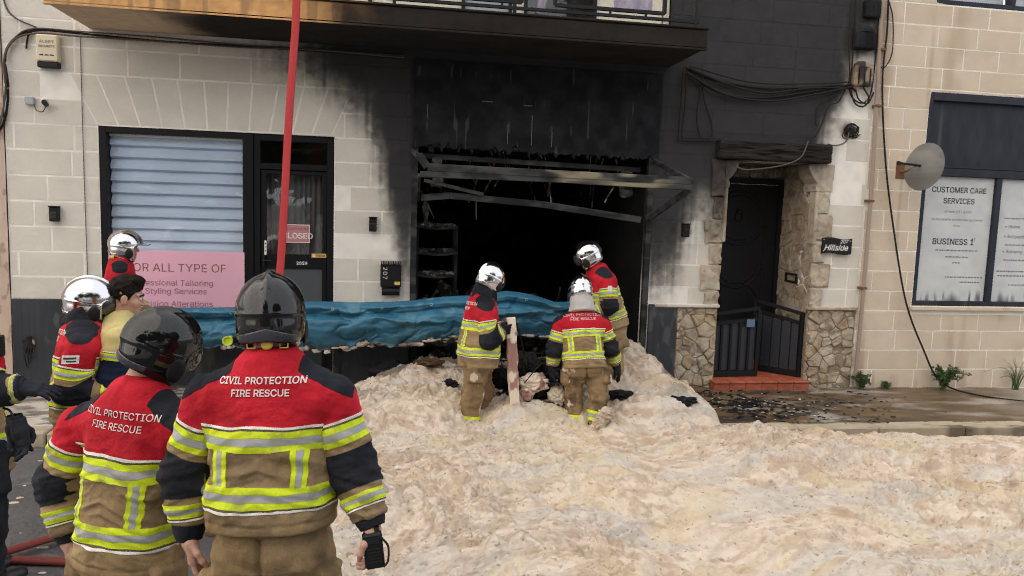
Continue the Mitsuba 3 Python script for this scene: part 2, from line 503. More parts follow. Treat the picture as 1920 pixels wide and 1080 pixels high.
def f_dado(p, n, uv):
    g = fbm(p.x * 4, p.z * 4, p.y * 4, octaves=3)
    lines = noise(p.x * 70, p.z * 1.5, 2.0)
    c = mi.Color3f(0.042, 0.046, 0.054) * (0.6 + 0.7 * g + 0.25 * lines)
    ash = smoothstep(0.60, 0.75, fbm(p.x * 9, p.z * 4, 8.0, octaves=3))
    return mix(c, mi.Color3f(0.19, 0.19, 0.19), ash * 0.28)
plain('mat_dado', proc(f_dado), 0.75)

def f_pave(p, n, uv):
    """Pavement: worn concrete, wet and brown with washed-out dirt, soot and ash near the fire."""
    g = fbm(p.x * 2.2, p.y * 2.2, 1.0, octaves=3)
    fine = noise(p.x * 70, p.y * 70)
    c = mi.Color3f(0.27, 0.245, 0.215) * (0.65 + 0.55 * g + 0.2 * fine)
    wet = smoothstep(2.7, 3.3, p.x) * (1 - smoothstep(6.6, 9.4, p.x + 1.5 * (g - 0.5)))
    brown = mix((0.045, 0.030, 0.017), (0.15, 0.098, 0.05), fbm(p.x * 3, p.y * 13, 3.0, octaves=4))
    c = mix(c, brown, wet * smoothstep(0.15, 0.45, fbm(p.x * 1.5, p.y * 4, 6.0, octaves=3)))
    pale = smoothstep(0.44, 0.60, fbm(p.x * 3.5, p.y * 6, 15.0, octaves=4)) * (1 - smoothstep(-1.2, -0.2, p.x))
    c = mix(c, mi.Color3f(0.52, 0.48, 0.42), pale * 0.75)
    ash = smoothstep(0.5, 0.64, fbm(p.x * 4, p.y * 9, 9.0, octaves=4)) * (1 - smoothstep(5.0, 6.8, p.x)) * smoothstep(-6.0, -2.0, p.x)
    return mix(c, mi.Color3f(0.022, 0.021, 0.021), ash * 0.8)
bumpy('mat_pavement', proc(f_pave), 0.45, lambda p, n, uv: fbm(p.x * 14, p.y * 14, octaves=3), 0.012)

def f_road(p, n, uv):
    g = fbm(p.x * 1.3, p.y * 2.4, 4.0, octaves=3)
    c = mi.Color3f(0.062, 0.064, 0.068) * (0.5 + 0.7 * g + 0.5 * noise(p.x * 85, p.y * 85))
    dry = smoothstep(0.64, 0.74, fbm(p.x * 3.0, p.y * 7.0, 8.0, octaves=4))
    return mix(c, mi.Color3f(0.16, 0.155, 0.15), dry * 0.4)
bumpy('mat_road', proc(f_road), 0.5, lambda p, n, uv: fbm(p.x * 45, p.y * 45, octaves=2), 0.008)

def f_foam(p, n, uv):
    """Fire-fighting foam, dirtied by smoke: cream, streaked with tan and grey drained water, speckled with soot."""
    wx = fbm(p.x * 1.1, p.y * 1.1, 1.0, octaves=2)
    x, y = p.x + 0.8 * wx, p.y + 0.8 * wx
    a = fbm(x * 9, y * 14, p.z * 9, octaves=4)
    b = fbm(x * 6 + 7, y * 10, p.z * 8, octaves=4)
    c = mix((0.49, 0.395, 0.308), (0.65, 0.565, 0.472), smoothstep(0.34, 0.64, a))
    c = mix(c, mi.Color3f(0.54, 0.525, 0.49), 0.6 * smoothstep(0.50, 0.68, fbm(x * 1.5 + 3, y * 3.4, 5.0, octaves=4)))
    c = mix(c, mi.Color3f(0.42, 0.285, 0.175), 0.5 * smoothstep(0.57, 0.74, b))
    c = mix(c, mi.Color3f(0.62, 0.52, 0.35), 0.5 * smoothstep(0.60, 0.72, fbm(x * 2.3 + 23, y * 4.1, 2.0, octaves=3)))
    dot = smoothstep(0.84, 0.9, noise(p.x * 46, p.y * 46, p.z * 46))
    c = mix(c, mi.Color3f(0.20, 0.13, 0.08), dot * 0.6)
    dirt = smoothstep(0.60, 0.72, fbm(p.x * 3.6 + 40, p.y * 3.6, 6.0, octaves=4)) * smoothstep(-2.0, -0.6, p.y)
    return mix(c, mi.Color3f(0.05, 0.042, 0.035), dirt * 0.75)
def h_foam(p, n, uv):
    wx = fbm(p.x * 1.1, p.y * 1.1, 1.0, octaves=2); w2 = fbm(p.x * 9, p.y * 9, 3.0, octaves=2)
    x, y = p.x + 0.8 * wx + 0.07 * w2, p.y + 0.8 * wx - 0.07 * w2
    strings = dr.abs(2 * noise(x * 24, y * 60, p.z * 40) - 1) * 0.6 + dr.abs(2 * noise(x * 55, y * 95, p.z * 60) - 1) * 0.4
    return strings + 0.25 * noise(p.x * 170, p.y * 170, p.z * 170)
bumpy('mat_foam', proc(f_foam), 0.55, h_foam, 0.015, specular=0.3)

def f_tarp(p, n, uv):
    g = fbm(p.x * 3, p.z * 6, p.y * 6, octaves=3)
    weave = noise(p.x * 12, p.z * 160, 1.0)
    c = mix((0.013, 0.083, 0.155), (0.040, 0.180, 0.285), g) * (0.85 + 0.3 * weave)
    s = smoothstep(0.62, 0.75, fbm(p.x * 5 + 3, p.z * 9, 2.0, octaves=3))
    c = mix(c, mi.Color3f(0.12, 0.27, 0.34), s * 0.45)
    low = smoothstep(0.5, 0.63, fbm(p.x * 7, p.z * 7, 4.0, octaves=3)) * uv.y     # scorched hem (uv.y = 1 along the burnt edge)
    return mix(c, mi.Color3f(0.03, 0.028, 0.027), low)
bumpy('mat_tarp', proc(f_tarp), 0.5, lambda p, n, uv: fbm(p.x * 6, p.z * 16, p.y * 9, octaves=3), 0.02)

def cloth(lo, hi, soil=(0.06, 0.05, 0.04), soiled=0.5):
    def fn(p, n, uv):
        g = fbm(p.x * 6, p.z * 6, p.y * 6, octaves=4)
        th = noise(p.x * 300, p.z * 300, p.y * 300)
        c = mix(lo, hi, smoothstep(0.25, 0.75, g)) * (0.82 + 0.34 * th)
        d = smoothstep(0.56, 0.72, fbm(p.x * 5 + 31, p.z * 5, p.y * 5 + 7, octaves=4))
        return mix(c, mi.Color3f(*soil), d * soiled)
    return proc(fn)
h_cloth = lambda p, n, uv: fbm(p.x * 26, p.z * 26, p.y * 26, octaves=4)
bumpy('mat_red', cloth((0.36, 0.010, 0.020), (0.54, 0.020, 0.036), (0.20, 0.02, 0.02), 0.4), 0.8, h_cloth, 0.012, sheen=0.25)
bumpy('mat_tan', cloth((0.20, 0.138, 0.072), (0.345, 0.245, 0.138), (0.09, 0.07, 0.05)), 0.85, h_cloth, 0.013, sheen=0.25)
def f_smeared(p, n, uv):
    """Tan trousers smeared with foam: blotches with edges of their own."""
    c = mix((0.17, 0.115, 0.06), (0.31, 0.215, 0.12), fbm(p.x * 6, p.z * 6, p.y * 6, octaves=4))
    c = mix(c, mi.Color3f(0.05, 0.042, 0.034), 0.6 * smoothstep(0.55, 0.66, fbm(p.x * 9 + 3, p.z * 6, p.y * 9, octaves=4)))
    return mix(c, mi.Color3f(0.56, 0.47, 0.38), smoothstep(0.565, 0.60, fbm(p.x * 7 + 13, p.z * 5, p.y * 7, octaves=4)))
bumpy('mat_tan_smeared', proc(f_smeared), 0.8, h_cloth, 0.014)
bumpy('mat_black_cloth', cloth((0.010, 0.011, 0.016), (0.024, 0.026, 0.034), (0.03, 0.028, 0.026), 0.3), 0.85, h_cloth, 0.012, sheen=0.2)
plain('mat_navy_cloth', (0.012, 0.017, 0.04), 0.85, sheen=0.3)
plain('mat_cream_cloth', (0.52, 0.44, 0.20), 0.85, sheen=0.3)
plain('mat_grey_cloth', (0.42, 0.41, 0.40), 0.7)

def f_band(p, n, uv):
    """Reflective trim: uv.y runs across it: lime, silver with a printed hatch, lime; beyond 1 a dark seam and white piping."""
    v = uv.y
    lime = mi.Color3f(0.63, 0.76, 0.03) * (0.84 + 0.24 * noise(p.x * 200, p.z * 200, p.y * 200))
    w_ = (p.x + p.y * 0.7 + p.z) * 160
    hatch = smoothstep(0.3, 0.7, dr.abs(w_ - dr.floor(w_) - 0.5) * 2) * (0.6 + 0.4 * noise(p.x * 40, p.z * 40, p.y * 40))
    silver = mix((0.30, 0.315, 0.33), (0.46, 0.475, 0.49), hatch)
    c = dr.select((v > 0.33) & (v < 0.67), silver, lime)
    c = dr.select((v > 0.305) & (v < 0.33) | (v > 0.67) & (v < 0.695), mi.Color3f(0.33, 0.36, 0.06), c)
    c = dr.select(v > 1.0, mi.Color3f(0.10, 0.085, 0.05), c)
    c = dr.select(v > 1.10, mi.Color3f(0.76, 0.75, 0.71), c)
    grub = smoothstep(0.54, 0.70, fbm(p.x * 16, p.z * 16, p.y * 16, octaves=4))
    return mix(c, mi.Color3f(0.20, 0.18, 0.10), grub * 0.42)
plain('mat_band', proc(f_band), 0.55)

def f_wood(p, n, uv):
    g = fbm(p.x * 3, p.z * 26, p.y * 26, octaves=3)
    c = mix((0.012, 0.011, 0.011), (0.036, 0.033, 0.031), g)
    ck = smoothstep(0.62, 0.72, noise(p.x * 5, p.z * 60, p.y * 60))
    return c * (1 - 0.7 * ck)
bumpy('mat_burnt_wood', proc(f_wood), 0.85, lambda p, n, uv: fbm(p.x * 5, p.z * 36, p.y * 36, octaves=3), 0.025)

def f_post(p, n, uv):
    """A plank pulled from the fire: pinkish wood under smears of foam."""
    g = fbm(p.x * 30, p.y * 30, p.z * 5, octaves=3)
    c = mix((0.26, 0.13, 0.12), (0.42, 0.26, 0.22), g)
    f = smoothstep(0.42, 0.55, fbm(p.x * 12, p.y * 12, p.z * 6, octaves=3))
    c = mix(c, mi.Color3f(0.74, 0.64, 0.53), f)
    return c
bumpy('mat_post', proc(f_post), 0.8, lambda p, n, uv: fbm(p.x * 30, p.y * 30, p.z * 12, octaves=3), 0.02)

def f_skin(p, n, uv):
    g = fbm(p.x * 40, p.z * 40, p.y * 40, octaves=3)
    return mix((0.40, 0.215, 0.155), (0.53, 0.315, 0.235), g)
plain('mat_skin', proc(f_skin), 0.5)
plain('mat_hair', (0.009, 0.006, 0.0045), 0.6)
plain('mat_lip', (0.36, 0.15, 0.13), 0.5)
plain('mat_eye', (0.55, 0.53, 0.5), 0.2)
plain('mat_iris', (0.03, 0.02, 0.015), 0.2)

scene['mat_chrome'] = {'type': 'twosided', 'bsdf': {'type': 'roughconductor', 'material': 'Al', 'alpha': 0.035, 'specular_reflectance': {'type': 'rgb', 'value': [0.80, 0.80, 0.82]}}}
scene['mat_gloss_black'] = {'type': 'twosided', 'bsdf': {'type': 'principled', 'base_color': rgb(0.006, 0.006, 0.007), 'roughness': 0.05, 'specular': 0.55}}
plain('mat_black_plastic', (0.012, 0.012, 0.014), 0.45, specular=0.2)
plain('mat_visor', (0.035, 0.033, 0.03), 0.08, specular=0.8)
plain('mat_nape', (0.06, 0.062, 0.075), 0.22, specular=0.6)
plain('mat_yellow_plastic', (0.62, 0.47, 0.07), 0.45)
plain('mat_lime_plastic', (0.55, 0.68, 0.05), 0.4)
plain('mat_boot', (0.012, 0.012, 0.012), 0.4)
plain('mat_white_print', proc(lambda p, n, uv: mi.Color3f(0.68, 0.67, 0.66) * (0.72 + 0.45 * fbm(p.x * 60, p.z * 60, p.y * 60, octaves=2))), 0.6)
plain('mat_dark_metal', (0.016, 0.017, 0.020), 0.45, specular=0.2)
plain('mat_gate', (0.012, 0.0125, 0.015), 0.5, specular=0.15)
plain('mat_frame_black', (0.008, 0.008, 0.010), 0.4, specular=0.2)
plain('mat_room', (0.55, 0.53, 0.49), 0.9)
plain('mat_cable', (0.022, 0.020, 0.019), 0.6)
plain('mat_cable_grey', (0.10, 0.085, 0.075), 0.6)
plain('mat_hose_red', (0.46, 0.055, 0.06), 0.6)
plain('mat_hose_old', (0.20, 0.05, 0.045), 0.6)
plain('mat_poster_pink', (0.74, 0.42, 0.53), 0.6)
plain('mat_print_brown', (0.25, 0.11, 0.10), 0.6)
plain('mat_print_mauve', (0.27, 0.11, 0.15), 0.6)
plain('mat_print_dark', (0.05, 0.055, 0.07), 0.6)
plain('mat_print_grey', (0.17, 0.18, 0.2), 0.6)
plain('mat_closed_sign', (0.42, 0.18, 0.205), 0.5)
plain('mat_cream_plastic', (0.62, 0.55, 0.41), 0.5)
plain('mat_grey_plastic', (0.33, 0.37, 0.40), 0.5)
plain('mat_white_plastic', (0.72, 0.71, 0.68), 0.5)
plain('mat_curtain', (0.075, 0.078, 0.085), 0.9)
plain('mat_door_panel', (0.075, 0.085, 0.092), 0.6)
plain('mat_cream_door', (0.66, 0.62, 0.50), 0.5)
plain('mat_lilac_cloth', (0.36, 0.33, 0.42), 0.9)

def f_blind(p, n, uv):
    return mi.Color3f(0.44, 0.53, 0.66) * (0.93 + 0.14 * fbm(p.x * 2.5, p.z * 5, 1.0, octaves=2))
plain('mat_blind', proc(f_blind), 0.7)

def f_poster(p, n, uv):
    """Weathered window posters: grey-white paper behind a dirty pane."""
    g = fbm(p.x * 7, p.z * 7, 3.0, octaves=3)
    c = mix((0.46, 0.49, 0.51), (0.60, 0.62, 0.63), g)
    grime = smoothstep(0.45, 0.75, noise(p.x * 28, p.z * 3, 2.0)) * (1 - smoothstep(1.24, 1.40, p.z + 0.12 * noise(p.x * 15, 3.0, 1.0)))
    return mix(c, mi.Color3f(0.07, 0.075, 0.085), grime * 0.85)
plain('mat_poster_grey', proc(f_poster), 0.7)

def f_panel(p, n, uv):
    g = fbm(p.x * 14, p.z * 5, 2.0, octaves=3)
    c = mix((0.012, 0.0155, 0.024), (0.029, 0.035, 0.049), g)
    run = smoothstep(0.9, 0.96, noise(p.x * 9, p.z * 0.3, 4.0))
    return mix(c, mi.Color3f(0.09, 0.10, 0.12), run * 0.5)
plain('mat_window_panel', proc(f_panel), 0.45, specular=0.2)

def f_dish(p, n, uv):
    g = fbm(p.x * 14, p.z * 14, octaves=3)
    return mix((0.13, 0.13, 0.127), (0.26, 0.26, 0.25), g)
plain('mat_dish', proc(f_dish), 0.6)

def f_pink(p, n, uv):
    g = fbm(p.x * 6, p.z * 4, p.y * 5, octaves=4)
    c = mix((0.46, 0.34, 0.27), (0.58, 0.47, 0.40), g)
    return mix(c, mi.Color3f(0.25, 0.19, 0.15), 0.6 * smoothstep(0.6, 0.7, fbm(p.x * 16, p.z * 9, octaves=3)))
plain('mat_pink_plaster', proc(f_pink), 0.9)

def f_tile(p, n, uv):
    g = fbm(p.x * 12, p.y * 12, p.z * 12, octaves=3)
    return mi.Color3f(0.33, 0.085, 0.045) * (0.6 + 0.7 * g)
plain('mat_terracotta', proc(f_tile), 0.45)

def f_leaf(p, n, uv):
    return mix((0.030, 0.055, 0.018), (0.075, 0.12, 0.04), noise(p.x * 20, p.y * 20, p.z * 20))
scene['mat_leaf'] = {'type': 'twosided', 'bsdf': {'type': 'principled', 'base_color': proc(f_leaf), 'roughness': 0.6}}
plain('mat_bark', (0.08, 0.06, 0.045), 0.9)
plain('mat_glass_dark', (0.015, 0.017, 0.02), 0.05, specular=0.6)
scene['mat_glass'] = {'type': 'thindielectric', 'int_ior': 1.5}
plain('mat_warning', (0.60, 0.42, 0.10), 0.5)
plain('mat_rust', (0.16, 0.085, 0.05), 0.8)
plain('mat_pipe', (0.33, 0.26, 0.215), 0.7)
plain('mat_rubble_joint', proc(lambda p, n, uv: sooted(mi.Color3f(0.24, 0.195, 0.145) * (0.6 + 0.7 * fbm(p.x * 20, p.z * 20, octaves=3)), p)), 0.9)
def f_kerb(p, n, uv):
    g = fbm(p.x * 6, p.y * 9, p.z * 9, octaves=3)
    c = mi.Color3f(0.40, 0.34, 0.255) * (0.6 + 0.6 * g)
    return mix(c, mi.Color3f(0.06, 0.045, 0.03), 0.7 * smoothstep(0.55, 0.72, fbm(p.x * 3, p.y * 12, 2.0, octaves=3)))
bumpy('mat_kerb', proc(f_kerb), 0.7, lambda p, n, uv: fbm(p.x * 25, p.y * 25, p.z * 25, octaves=3), 0.01)
plain('mat_scrape', (0.15, 0.148, 0.145), 0.9)

# ------------------------------------------------------------------ the ground: road, kerb, pavement (the street falls gently to the right)
def fall(x): return -0.0105 * np.asarray(x, float)
def road_z(x, y):
    y = np.asarray(y, float)
    return fall(x) + 0.09 * np.clip((-1.75 - y) / 4.0, 0, 1) ** 0.8 - 0.05 * np.clip((-y - 9) / 5, 0, 1)
def pave_z(x, y): return 0.115 + fall(x) + 0.012 * np.clip((np.asarray(y) + 1.75) / 1.75, 0, 1.0)

def sheet(x0, x1, y0, y1, nx, ny, zf):
    X, Y = np.meshgrid(np.linspace(x0, x1, nx), np.linspace(y0, y1, ny), indexing='ij')
    V = np.stack([X, Y, zf(X, Y)], -1).reshape(-1, 3)
    i = np.arange(nx * ny).reshape(nx, ny)
    a, b, c, d = i[:-1, :-1].ravel(), i[1:, :-1].ravel(), i[1:, 1:].ravel(), i[:-1, 1:].ravel()
    return trimesh.Trimesh(V, np.vstack([np.stack([a, b, c], 1), np.stack([a, c, d], 1)]), process=False)

def rz(X, Y):
    P = np.stack([X * 9, Y * 9, 0 * X], -1)
    return road_z(X, Y) + 0.006 * (meshkit.fbm(P, 3, 3) - 0.5)
structure('ground', sheet(-150, 150, -160, 160, 9, 9, lambda X, Y: 0 * X - 2.2), 'mat_road', 'open ground far below the street level around the houses')
structure('road', sheet(-14, 14, -14.5, -1.75, 420, 190, rz), 'mat_road', 'dark wet asphalt road in front of the burnt house', smooth=True)
def pz(X, Y):
    P = np.stack([X * 5, Y * 5, 0 * X], -1)
    return pave_z(X, Y) + 0.022 * (meshkit.fbm(P, 4, 5) - 0.5)
structure('pavement', sheet(-14, 14, -1.57, 0.3, 560, 44, pz), 'mat_pavement', 'worn dirty pavement strewn with ash between kerb and house fronts', smooth=True)
def kerb():
    k = RNG.uniform(0, 0.4)
    x = -6.0
    while x < 9.5:
        L = RNG.uniform(0.85, 1.1)
        z = float(pave_z(x + L / 2, -1.7)) + RNG.normal(0, 0.004)
        m = bx(x + 0.006, x + L - 0.006, -1.76 + RNG.normal(0, 0.004), -1.55, z - 0.3, z + 0.006, 0.012)
        part('pavement', 'kerb_stone', m, 'mat_kerb')
        x += L
kerb()

# ------------------------------------------------------------------ stone walls
C0, CH = 2.945, 0.2674
def courses(parent, x0, x1, z0, z1, cz, ch, voids, bsdf, kind, seed, wmin=0.48, wmax=0.74, gap=0.014, proud=0.003, y=0.004):
    r = np.random.default_rng(seed)
    hole = shapely.union_all(voids).buffer(0.002)
    k0 = math.floor((z0 - cz) / ch); k1 = math.ceil((z1 - cz) / ch)
    for k in range(k0, k1):
        a, b = max(cz + k * ch, z0), min(cz + (k + 1) * ch, z1)
        if b - a < 0.05: continue
        x = x0 - r.uniform(0, wmax * 0.9)
        tone = r.uniform(0.2, 0.8)
        while x < x1:
            w = r.uniform(wmin, wmax)
            s = sbox(max(x, x0) + gap / 2, a + gap / 2, min(x + w, x1) - gap / 2, b - gap / 2) if min(x + w, x1) - max(x, x0) > 0.06 else None
            x += w
            if s is None: continue
            p = s.difference(hole)
            for g in getattr(p, 'geoms', [p]):
                if g.is_empty or g.area < 0.004: continue
                if g.area < s.area - 1e-6:
                    g = g.simplify(0.004)
                    bb = g.minimum_rotated_rectangle
                    if g.area / max(bb.area, 1e-9) < 0.93:
                        g = g.convex_hull if g.convex_hull.intersection(hole).area < 1e-4 else g
                    if len(g.interiors): continue
                    g = shapely.geometry.polygon.orient(g)
                hull = g if abs(g.convex_hull.area - g.area) < 1e-4 else None
                pieces = [hull] if hull is not None else [Polygon(np.array(t.exterior.coords)) for t in shapely.constrained_delaunay_triangles(g).geoms] if hasattr(shapely, 'constrained_delaunay_triangles') else [g.convex_hull]
                if hull is None: pieces = [g.convex_hull.difference(hole)]
                for q in pieces:
                    for q2 in getattr(q, 'geoms', [q]):
                        if q2.is_empty or q2.area < 0.004: continue
                        m = block(q2.convex_hull if q2.convex_hull.difference(q2).area < 0.003 else q2, y, proud + r.uniform(-0.0015, 0.0015), 0.02, 0.004)
                        uv = np.tile([np.clip(0.5 * tone + 0.5 * r.uniform(0, 1), 0, 1), kind], (len(m.vertices), 1))
                        part(parent, 'block', m, bsdf, uv=uv)

def wall_sheet(outline, holes, y0, y1):
    p = outline
    for h in holes: p = p.difference(h)
    ms = []
    for g in getattr(p, 'geoms', [p]):
        m = trimesh.creation.extrude_polygon(g, y1 - y0, engine='earcut')
        v = m.vertices
        m = trimesh.Trimesh(np.stack([v[:, 0], y1 - v[:, 2], v[:, 1]], -1), m.faces[:, :], process=False)
        ms.append(m)
    return cat(ms)

def room(x0, x1, y0, y1, z0, z1, t=0.08):
    """floor, ceiling, back and side walls of a room that is open towards the front wall"""
    return cat([bx(x0 - t, x0, y0, y1, z0, z1), bx(x1, x1 + t, y0, y1, z0, z1), bx(x0 - t, x1 + t, y1, y1 + t, z0 - t, z1 + t), bx(x0 - t, x1 + t, y0, y1, z0 - t, z0), bx(x0 - t, x1 + t, y0, y1, z1, z1 + t)])
H = thing('stone_house', 'burnt limestone house with sooted garage and shop window below a scorched balcony', 'house')
XL, XD = -4.0, 5.88
shop_hole = sbox(-3.10, .93, -1.53, 2.955).union(sbox(-1.53, 0.05, -0.66, 2.955))
garage_hole = sbox(0.20, -0.1, 3.08, 2.90)
porch_hole = sbox(3.97, -0.1, 5.22, 2.9)
up_hole = sbox(-1.25, 4.17, 3.22, 6.4)
W = part(H, 'wall', wall_sheet(sbox(XL, -0.3, XD, 7.4), [shop_hole, garage_hole, porch_hole, up_hole], 0.0022, 0.30), 'mat_mortar')
vt = [-3.36, -3.10, -2.83, -2.56, -2.30, -2.03, -1.78, -1.53, -1.26, -0.99, -0.73, -0.47]
vb = [-3.11, -2.90, -2.68, -2.46, -2.23, -2.00, -1.80, -1.57, -1.35, -1.11, -0.90, -0.68]
zt, zb = C0 + 2 * CH, 2.962
vous = []
g_ = 0.007
for i in range(11):
    vous.append(Polygon([(vb[i] + g_, zb + g_), (vb[i + 1] - g_, zb + g_), (vt[i + 1] - g_, zt - g_), (vt[i] + g_, zt - g_)]))
for i, p in enumerate(vous):
    m = block(p, 0.004, 0.003 + RNG.uniform(-0.001, 0.001), 0.02, 0.004)
    part(W, 'voussoir', m, 'mat_stone', uv=np.tile([RNG.uniform(0.2, 0.8), 0], (len(m.vertices), 1)))
vzone = Polygon([(vb[0], zb), (vb[-1], zb), (vt[-1], zt), (vt[0], zt)])
lintel_zone = sbox(0.18, 2.6, 3.13, 3.86)
# rubble plinths, jambs and dark painted plinths take these zones instead of coursed blocks
zone_plinth = sbox(XL - 0.1, -0.2, -1.5, 1.10).union(sbox(-1.5, -.2, .21, 1.005))
zone_jamb = sbox(3.06, -0.2, 3.46, 1.12)
zone_dado1 = sbox(3.44, -0.2, 4.0, 1.115)
zone_dado2 = sbox(5.18, -0.2, 5.90, 1.115)
quoinL = [(3.80, 1.10, 3.99, 1.30), (3.74, 1.30, 3.99, 1.62), (3.83, 1.62, 3.99, 1.88), (3.76, 1.88, 3.99, 2.18), (3.85, 2.18, 3.99, 2.45), (3.80, 2.45, 4.0, 2.9)]
quoinR = [(5.20, 1.10, 5.36, 1.36), (5.20, 1.36, 5.46, 1.66), (5.20, 1.66, 5.35, 1.95), (5.20, 1.95, 5.44, 2.28), (5.20, 2.28, 5.38, 2.55), (5.20, 2.55, 5.42, 2.9)]
zq = [sbox(*q) for q in quoinL + quoinR]
beam_zone = sbox(3.83, 2.90, 5.32, 3.135)
balc_zone = sbox(-3.26, 3.90, 3.38, 4.17)
courses(W, XL, XD, 0.02, 5.3, C0, CH, [shop_hole.buffer(0.002), garage_hole, porch_hole, vzone, lintel_zone, zone_plinth, zone_jamb, zone_dado1, zone_dado2, beam_zone, up_hole, balc_zone] + zq,
        'mat_stone', 0, 11)

# dark painted cement plinths
def slabp(name, x0, x1, z0, z1, y, mat, lab=None, ch=0.008):
    return part(H, name, bx(x0, x1, y, 0.02, z0, z1, ch), mat, label=lab)
slabp('plinth', -3.99, -3.103, 0.0, 1.10, -0.035, 'mat_dado', 'dark grey painted plinth left of the shop window')
slabp('plinth', -3.099, -1.545, 0.0, 0.925, -0.036, 'mat_dado')
slabp('plinth', -0.655, 0.195, 0.0, 1.00, -0.035, 'mat_dado', 'dark sooted plinth between shop door and garage')
slabp('jamb_panel', 3.09, 3.445, 0.0, 1.12, -0.045, 'mat_dado', 'dark slab beside the garage opening')

# lintel plaster over the garage, its lower edge burnt ragged
r = np.random.default_rng(3)
xs = np.linspace(0.21, 3.11, 60)
low = 2.89 - 0.03 * (xs - 0.2) / 2.9 + 0.045 * (r.random(60) - 0.5) + np.where(r.random(60) > 0.84, 0.055, 0)
poly = Polygon(list(zip(xs, low)) + [(3.11, 3.85), (0.21, 3.85)])
m = wall_sheet(poly, [], -0.03, 0.004)
part(H, 'lintel_plaster', m, 'mat_charred', label='blackened plaster lintel with a ragged lower edge')
for (x, z0, z1) in [(1.28, 2.96, 3.18), (1.56, 2.96, 3.30), (1.80, 2.95, 3.12), (0.36, 3.2, 3.36)]:
    part(H, 'scrape', bx(x, x + 0.008, -0.034, -0.03, z0, z1), 'mat_scrape')
for (x0, x1, z) in [(0.98, 1.10, 3.42), (1.46, 1.56, 3.40)]:
    part(H, 'scrape', bx(x0, x1, -0.035, -0.03, z, z + 0.010), 'mat_scrape')
# bits of burnt plaster hanging under the lintel edge
for i in range(15):
    x = 0.32 + 0.19 * i + r.uniform(-0.06, 0.06)
    a = r.uniform(0.03, 0.08)
    p = Polygon([(x, 2.90), (x + a, 2.90), (x + a * r.uniform(0.5, 1.1), 2.90 - r.uniform(0.03, 0.09)), (x + a * 0.2, 2.90 - r.uniform(0.02, 0.07))])
    if p.is_valid: part(H, 'plaster_flake', block(p.convex_hull, 0.02, 0.03 + r.uniform(0, .03), 0.03, 0.004), 'mat_charred')

# ---- garage inside
G_ = part(H, 'garage', cat([bx(0.0, 0.2, 0.30, 5.5, -0.1, 3.2), bx(3.08, 3.3, 0.30, 5.5, -0.1, 3.2), bx(0.2, 3.08, 5.3, 5.5, -0.1, 3.2), bx(0.2, 3.08, 0.30, 5.3, 2.98, 3.2), bx(0.2, 3.08, 0.02, 5.3, -0.1, 0.1)]),
          'mat_garage', label='burnt out garage, black inside')
# ---- rubble stones: irregular flat stones fitted together
def rubble(parent, name, x0, x1, z0, z1, size, seed, place, voids=None, back=0.0):
    r = np.random.default_rng(seed)
    pts = []
    nx, nz = max(2, round((x1 - x0) / size)), max(2, round((z1 - z0) / (size * 0.72)))
    for i in range(-1, nx + 1):
        for j in range(-1, nz + 1):
            pts.append((x0 + (i + 0.5 + 0.25 * (j % 2) + r.uniform(-0.47, 0.47)) * (x1 - x0) / nx, z0 + (j + 0.5 + r.uniform(-0.47, 0.47)) * (z1 - z0) / nz))
    vd = shapely.voronoi_polygons(shapely.MultiPoint(pts), extend_to=sbox(x0 - 1, z0 - 1, x1 + 1, z1 + 1))
    zone = sbox(x0, z0, x1, z1)
    for c in vd.geoms:
        c = c.intersection(zone)
        if voids is not None: c = c.difference(voids)
        if c.geom_type != 'Polygon' or c.is_empty or c.area < 0.0012: continue
        c = c.buffer(-0.0035).buffer(0.0)
        if c.geom_type != 'Polygon' or c.is_empty: continue
        c = c.convex_hull.simplify(0.006)
        pr = 0.022 + r.uniform(-0.012, 0.016)
        m = block(c, 0.0, pr, 0.05, 0.011, 0.006, r.integers(1e6))
        m = m.subdivide().subdivide(); m.merge_vertices()
        d_ = meshkit.fbm(m.vertices * [14, 1, 14] + seed * 3.1, 4, seed) - 0.5
        fr = np.clip((0.03 - m.vertices[:, 1]) / 0.03, 0, 1)
        m.vertices += np.stack([0.012 * (meshkit.fbm(m.vertices * 17 + 9, 2, seed) - .5) * fr, 0.040 * d_ * fr, 0.012 * (meshkit.fbm(m.vertices * 17 + 31, 2, seed) - .5) * fr], -1)
        m.vertices[:] = place(m.vertices)
        part(parent, name, m, 'mat_rubble', uv=np.tile([r.random(), 0], (len(m.vertices), 1)), smooth=True)

